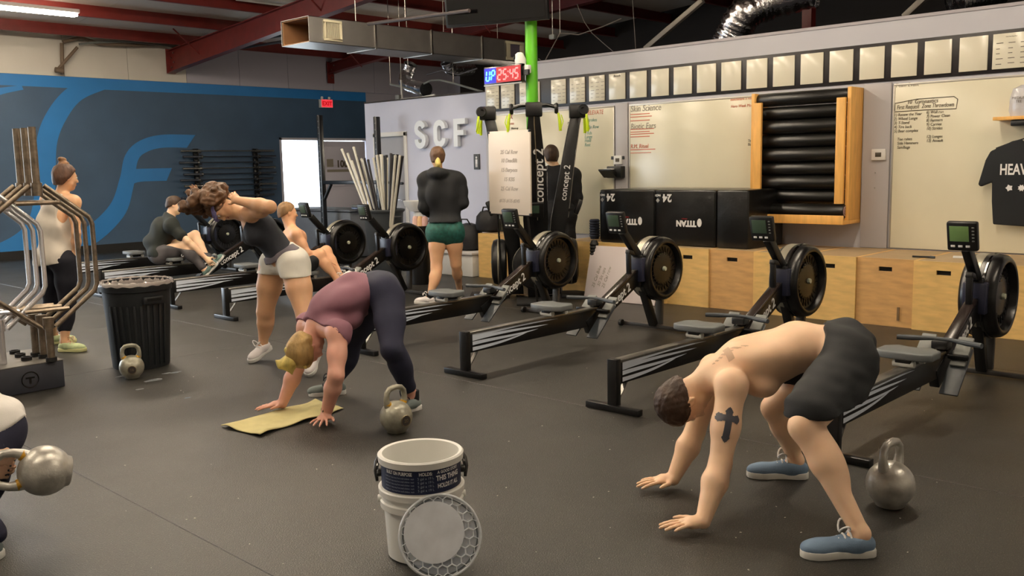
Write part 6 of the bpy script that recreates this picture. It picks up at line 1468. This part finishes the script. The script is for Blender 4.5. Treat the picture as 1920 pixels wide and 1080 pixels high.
# ---- 6: seated man in dark t-shirt on a rower
def seated():
    D = 12.15
    sx = -11.49
    j = dict(pel=J(298, 476, D), waist=J(290, 455, D), chest=J(308, 425, D), neck=J(320, 404, D), head=J(328, 385, D),
             shL=J(318, 428, D + .2), elL=J(352, 455, D + .2), wrL=J(384, 480, D + .12), shR=J(322, 424, D - .18), elR=J(352, 452, D - .2), wrR=J(386, 484, D - .1),
             hipL=J(300, 480, D + .1), knL=J(366, 440, D + .2), anL=J(393, 492, D + .12), hipR=J(302, 480, D - .1), knR=J(346, 458, D - .15), anR=J(382, 505, D - .1),
             footL=nz([0, .75, .65]), footR=nz([0, .75, .65]), soleL=nz([0, .65, -.75]), soleR=nz([0, .65, -.75]), hup=RC[:, 1] * .95 + RC[:, 0] * .2, face=RC[:, 0] * .9 + FWD * .2 - RC[:, 1] * .2,
             hdL=RC[:, 0] - RC[:, 1] * .5, pnL=-UPW, thL=FWD, hdR=nz(RC[:, 0] * .6 - RC[:, 1] * .6), pnR=-FWD * -1, thR=RC[:, 1])
    P = Person('man in a dark t-shirt seated on a rowing machine reaching for his foot', j, False, .012, 1.0, SK1)
    P.hc = {'L': dict(curl=.5), 'R': dict(curl=.5)}
    P.body(); P.hair(hair_m('dk', (.25, .18, .13)), 'short'); face_bits(P.j['head'], P.HA, P.hs, P.bodyobj, SK1)
    F = Field(); P.torso(F, .025, .05)
    for q in 'LR': P.arm(F, q, .024, .03, fore=False, t1=.62, el=.012)
    P.child('t_shirt', F, cloth_m('dark_green', (.13, .15, .14)), cuts=[(P.j['pel'] - P.sp * .05, -P.sp), (P.j['neck'] + UPW * .01, P.j['neck'] - P.j['chest'])], wr=(.008, 18, 5))
    F = Field(); P.torso(F, .012, .04, upper=False)
    for q in 'LR': P.leg(F, q, .02, .04, s1=.9)
    P.child('trousers', F, cloth_m('grey_brown', (.30, .29, .30)), cuts=[(P.j['waist'], P.sp)], wr=(.008, 20, 3))
    for q in 'LR': P.shoe(q, mat('cloth_teal', (.40, .50, .48), .8), MATS['white_rubber'], .26, MATS['white_lace'])
seated()

# ---- 7: bare-chested man seated by the door
def sitter():
    D = 10.2
    j = dict(pel=J(566, 500, D), waist=J(560, 472, D), chest=J(548, 440, D), neck=J(543, 420, D), head=J(540, 399, D),
             shL=J(540, 440, D + .2), elL=J(566, 476, D + .3), wrL=J(598, 478, D + .2), shR=J(556, 438, D - .17), elR=J(577, 475, D - .16), wrR=J(604, 486, D - .02),
             hipL=J(566, 505, D + .12), knL=J(612, 470, D + .2), anL=J(640, 520, D + .15), hipR=J(566, 506, D - .12), knR=J(600, 476, D - .1), anR=J(632, 525, D - .05),
             footL=nz([0, .8, .6]), footR=nz([0, .8, .6]), soleL=nz([0, .6, -.8]), soleR=nz([0, .6, -.8]), hup=RC[:, 1], face=RC[:, 0] * .85 + FWD * .5 + RC[:, 1] * .2,
             hdL=RC[:, 0], pnL=-UPW, thL=-FWD, hdR=RC[:, 0] * .9 - UPW * .3 + FWD * .3, pnR=-UPW, thR=-FWD * -1)
    P = Person('bare-chested man seated on a rowing machine by the bright doorway', j, False, .011, .98, skin('sun', (.88, .67, .52)))
    P.body(); P.hair(hair_m('sandy', (.50, .38, .25)), 'short'); face_bits(P.j['head'], P.HA, P.hs, P.bodyobj, SK1)
    F = Field(); P.torso(F, .012, .04, upper=False)
    for q in 'LR': P.leg(F, q, .02, .04, shin=False, t1=.6)
    P.child('shorts', F, MATS['cloth_shorts_black'], cuts=[(P.j['waist'] * .5 + P.j['pel'] * .5, P.sp)], wr=(.006, 20, 3))
    for q in 'LR': P.shoe(q, MATS['cloth_shoe_white'], MATS['white_rubber'], .26, MATS['white_lace'])
sitter()

# ---- 8: person in black behind the ski machines
def shadow():
    D = 11.45
    x = 1048; g = np.array(at(1048, 530, 0, -7.52)); g[2] = 0
    D = float(np.dot(g - CP, FWD))
    s_ = FPX / D
    def Q(dx, z, dd=0): return np.array([g[0], g[1], 0]) + RC[:, 0] * dx + UPW * z + WORLD_F * dd
    j = dict(pel=Q(0, .90), waist=Q(0, 1.10), chest=Q(0, 1.34), neck=Q(-.03, 1.47), head=Q(-.08, 1.62), shL=Q(-.19, 1.38), elL=Q(-.24, 1.10), wrL=Q(-.15, .92, .18), shR=Q(.19, 1.38), elR=Q(.24, 1.10), wrR=Q(.18, .88, .15),
             hipL=Q(-.10, .88), knL=Q(-.11, .48), anL=Q(-.12, .085), hipR=Q(.10, .88), knR=Q(.11, .48), anR=Q(.12, .085), footL=WORLD_F, footR=WORLD_F, hup=UPW, face=WORLD_F + WORLD_L * .3, front=WORLD_F,
             hdL=-UPW + WORLD_F, pnL=RC[:, 0], thL=WORLD_F, hdR=-UPW + WORLD_F, pnR=-RC[:, 0], thR=WORLD_F)
    P = Person('person in a long black coat standing behind the ski machines facing the wall', j, False, .012, 1.0, SK1)
    P.body(); P.hair(MATS['hair_dk'], 'long')
    F = Field(); P.torso(F, .03, .05)
    for q in 'LR': P.arm(F, q, .024, .04)
    F.cone(Q(0, .95), Q(0, .62), .16, .17, .04, P.lat, 1.3)
    P.child('coat', F, cloth_m('coat_black', (.085, .09, .11)), cuts=[(Q(0, .55), -UPW), (P.j['neck'] + UPW * .03, UPW)], wr=(.008, 16, 4))
    F = Field()
    for q in 'LR': P.leg(F, q, .02, .03, s1=.95)
    P.child('trousers', F, MATS['cloth_coat_black']);
    for q in 'LR': P.shoe(q, BLKPL, RUBBER, .28)
shadow()

# ---- 9: person at the lower left edge swinging a kettlebell
def edge():
    D = 3.95
    g = np.array(G(-30, 1190)); 
    def Q(px, py, dd=0): return J(px, py, D + dd)
    j = dict(pel=Q(-22, 800), waist=Q(-75, 745), chest=Q(-165, 700), neck=Q(-225, 700), head=Q(-290, 720), shL=Q(-180, 730, -.16), elL=Q(-110, 810, -.12), wrL=Q(-32, 858, -.24), shR=Q(-180, 720, .18), elR=Q(-110, 830, .0), wrR=Q(-32, 884, -.22),
             hipL=Q(-14, 825, -.12), knL=Q(-60, 985, -.25), anL=Q(-10, 1150, -.25), hipR=Q(-14, 815, .12), knR=Q(-70, 955, .25), anR=Q(-35, 1080, .3), footL=WORLD_L, footR=WORLD_L,
             hup=WORLD_L * .8 + UPW * .5, face=WORLD_L * .6 - UPW * .6, hdL=RC[:, 0] + FWD * .1, pnL=FWD, thL=-UPW, hdR=RC[:, 0] + FWD * .1, pnR=FWD, thR=UPW)
    for q in 'LR': j['an' + q][2] = .085
    P = Person('person in a white top and navy leggings swinging a kettlebell at the lower left edge', j, True, .009, 1.0, SK4)
    P.hc = {'L': dict(curl=.95, tc=1.), 'R': dict(curl=.95, tc=1.)}
    P.body(); P.hair(MATS['hair_brown'], 'long')
    F = Field(); P.torso(F, .022, .05)
    P.child('top', F, cloth_m('white_tee', (.88, .87, .85)), cuts=[(Q(20, 802), RC[:, 0] * .55 - UPW * .85), (P.j['neck'], P.j['neck'] - P.j['chest'])], wr=(.006, 25, 6, (1, 1, 1.5)))
    F = Field(); P.torso(F, .010, .04, upper=False)
    for q in 'LR': P.leg(F, q, .010, .03, s1=.85)
    P.child('leggings', F, MATS['cloth_navy'], cuts=[(P.j['waist'], P.sp)])
    for q in 'LR': P.shoe(q, SH_ := MATS['cloth_shoe_grey'], MATS['white_rubber'], .25, MATS['white_lace'])
edge()
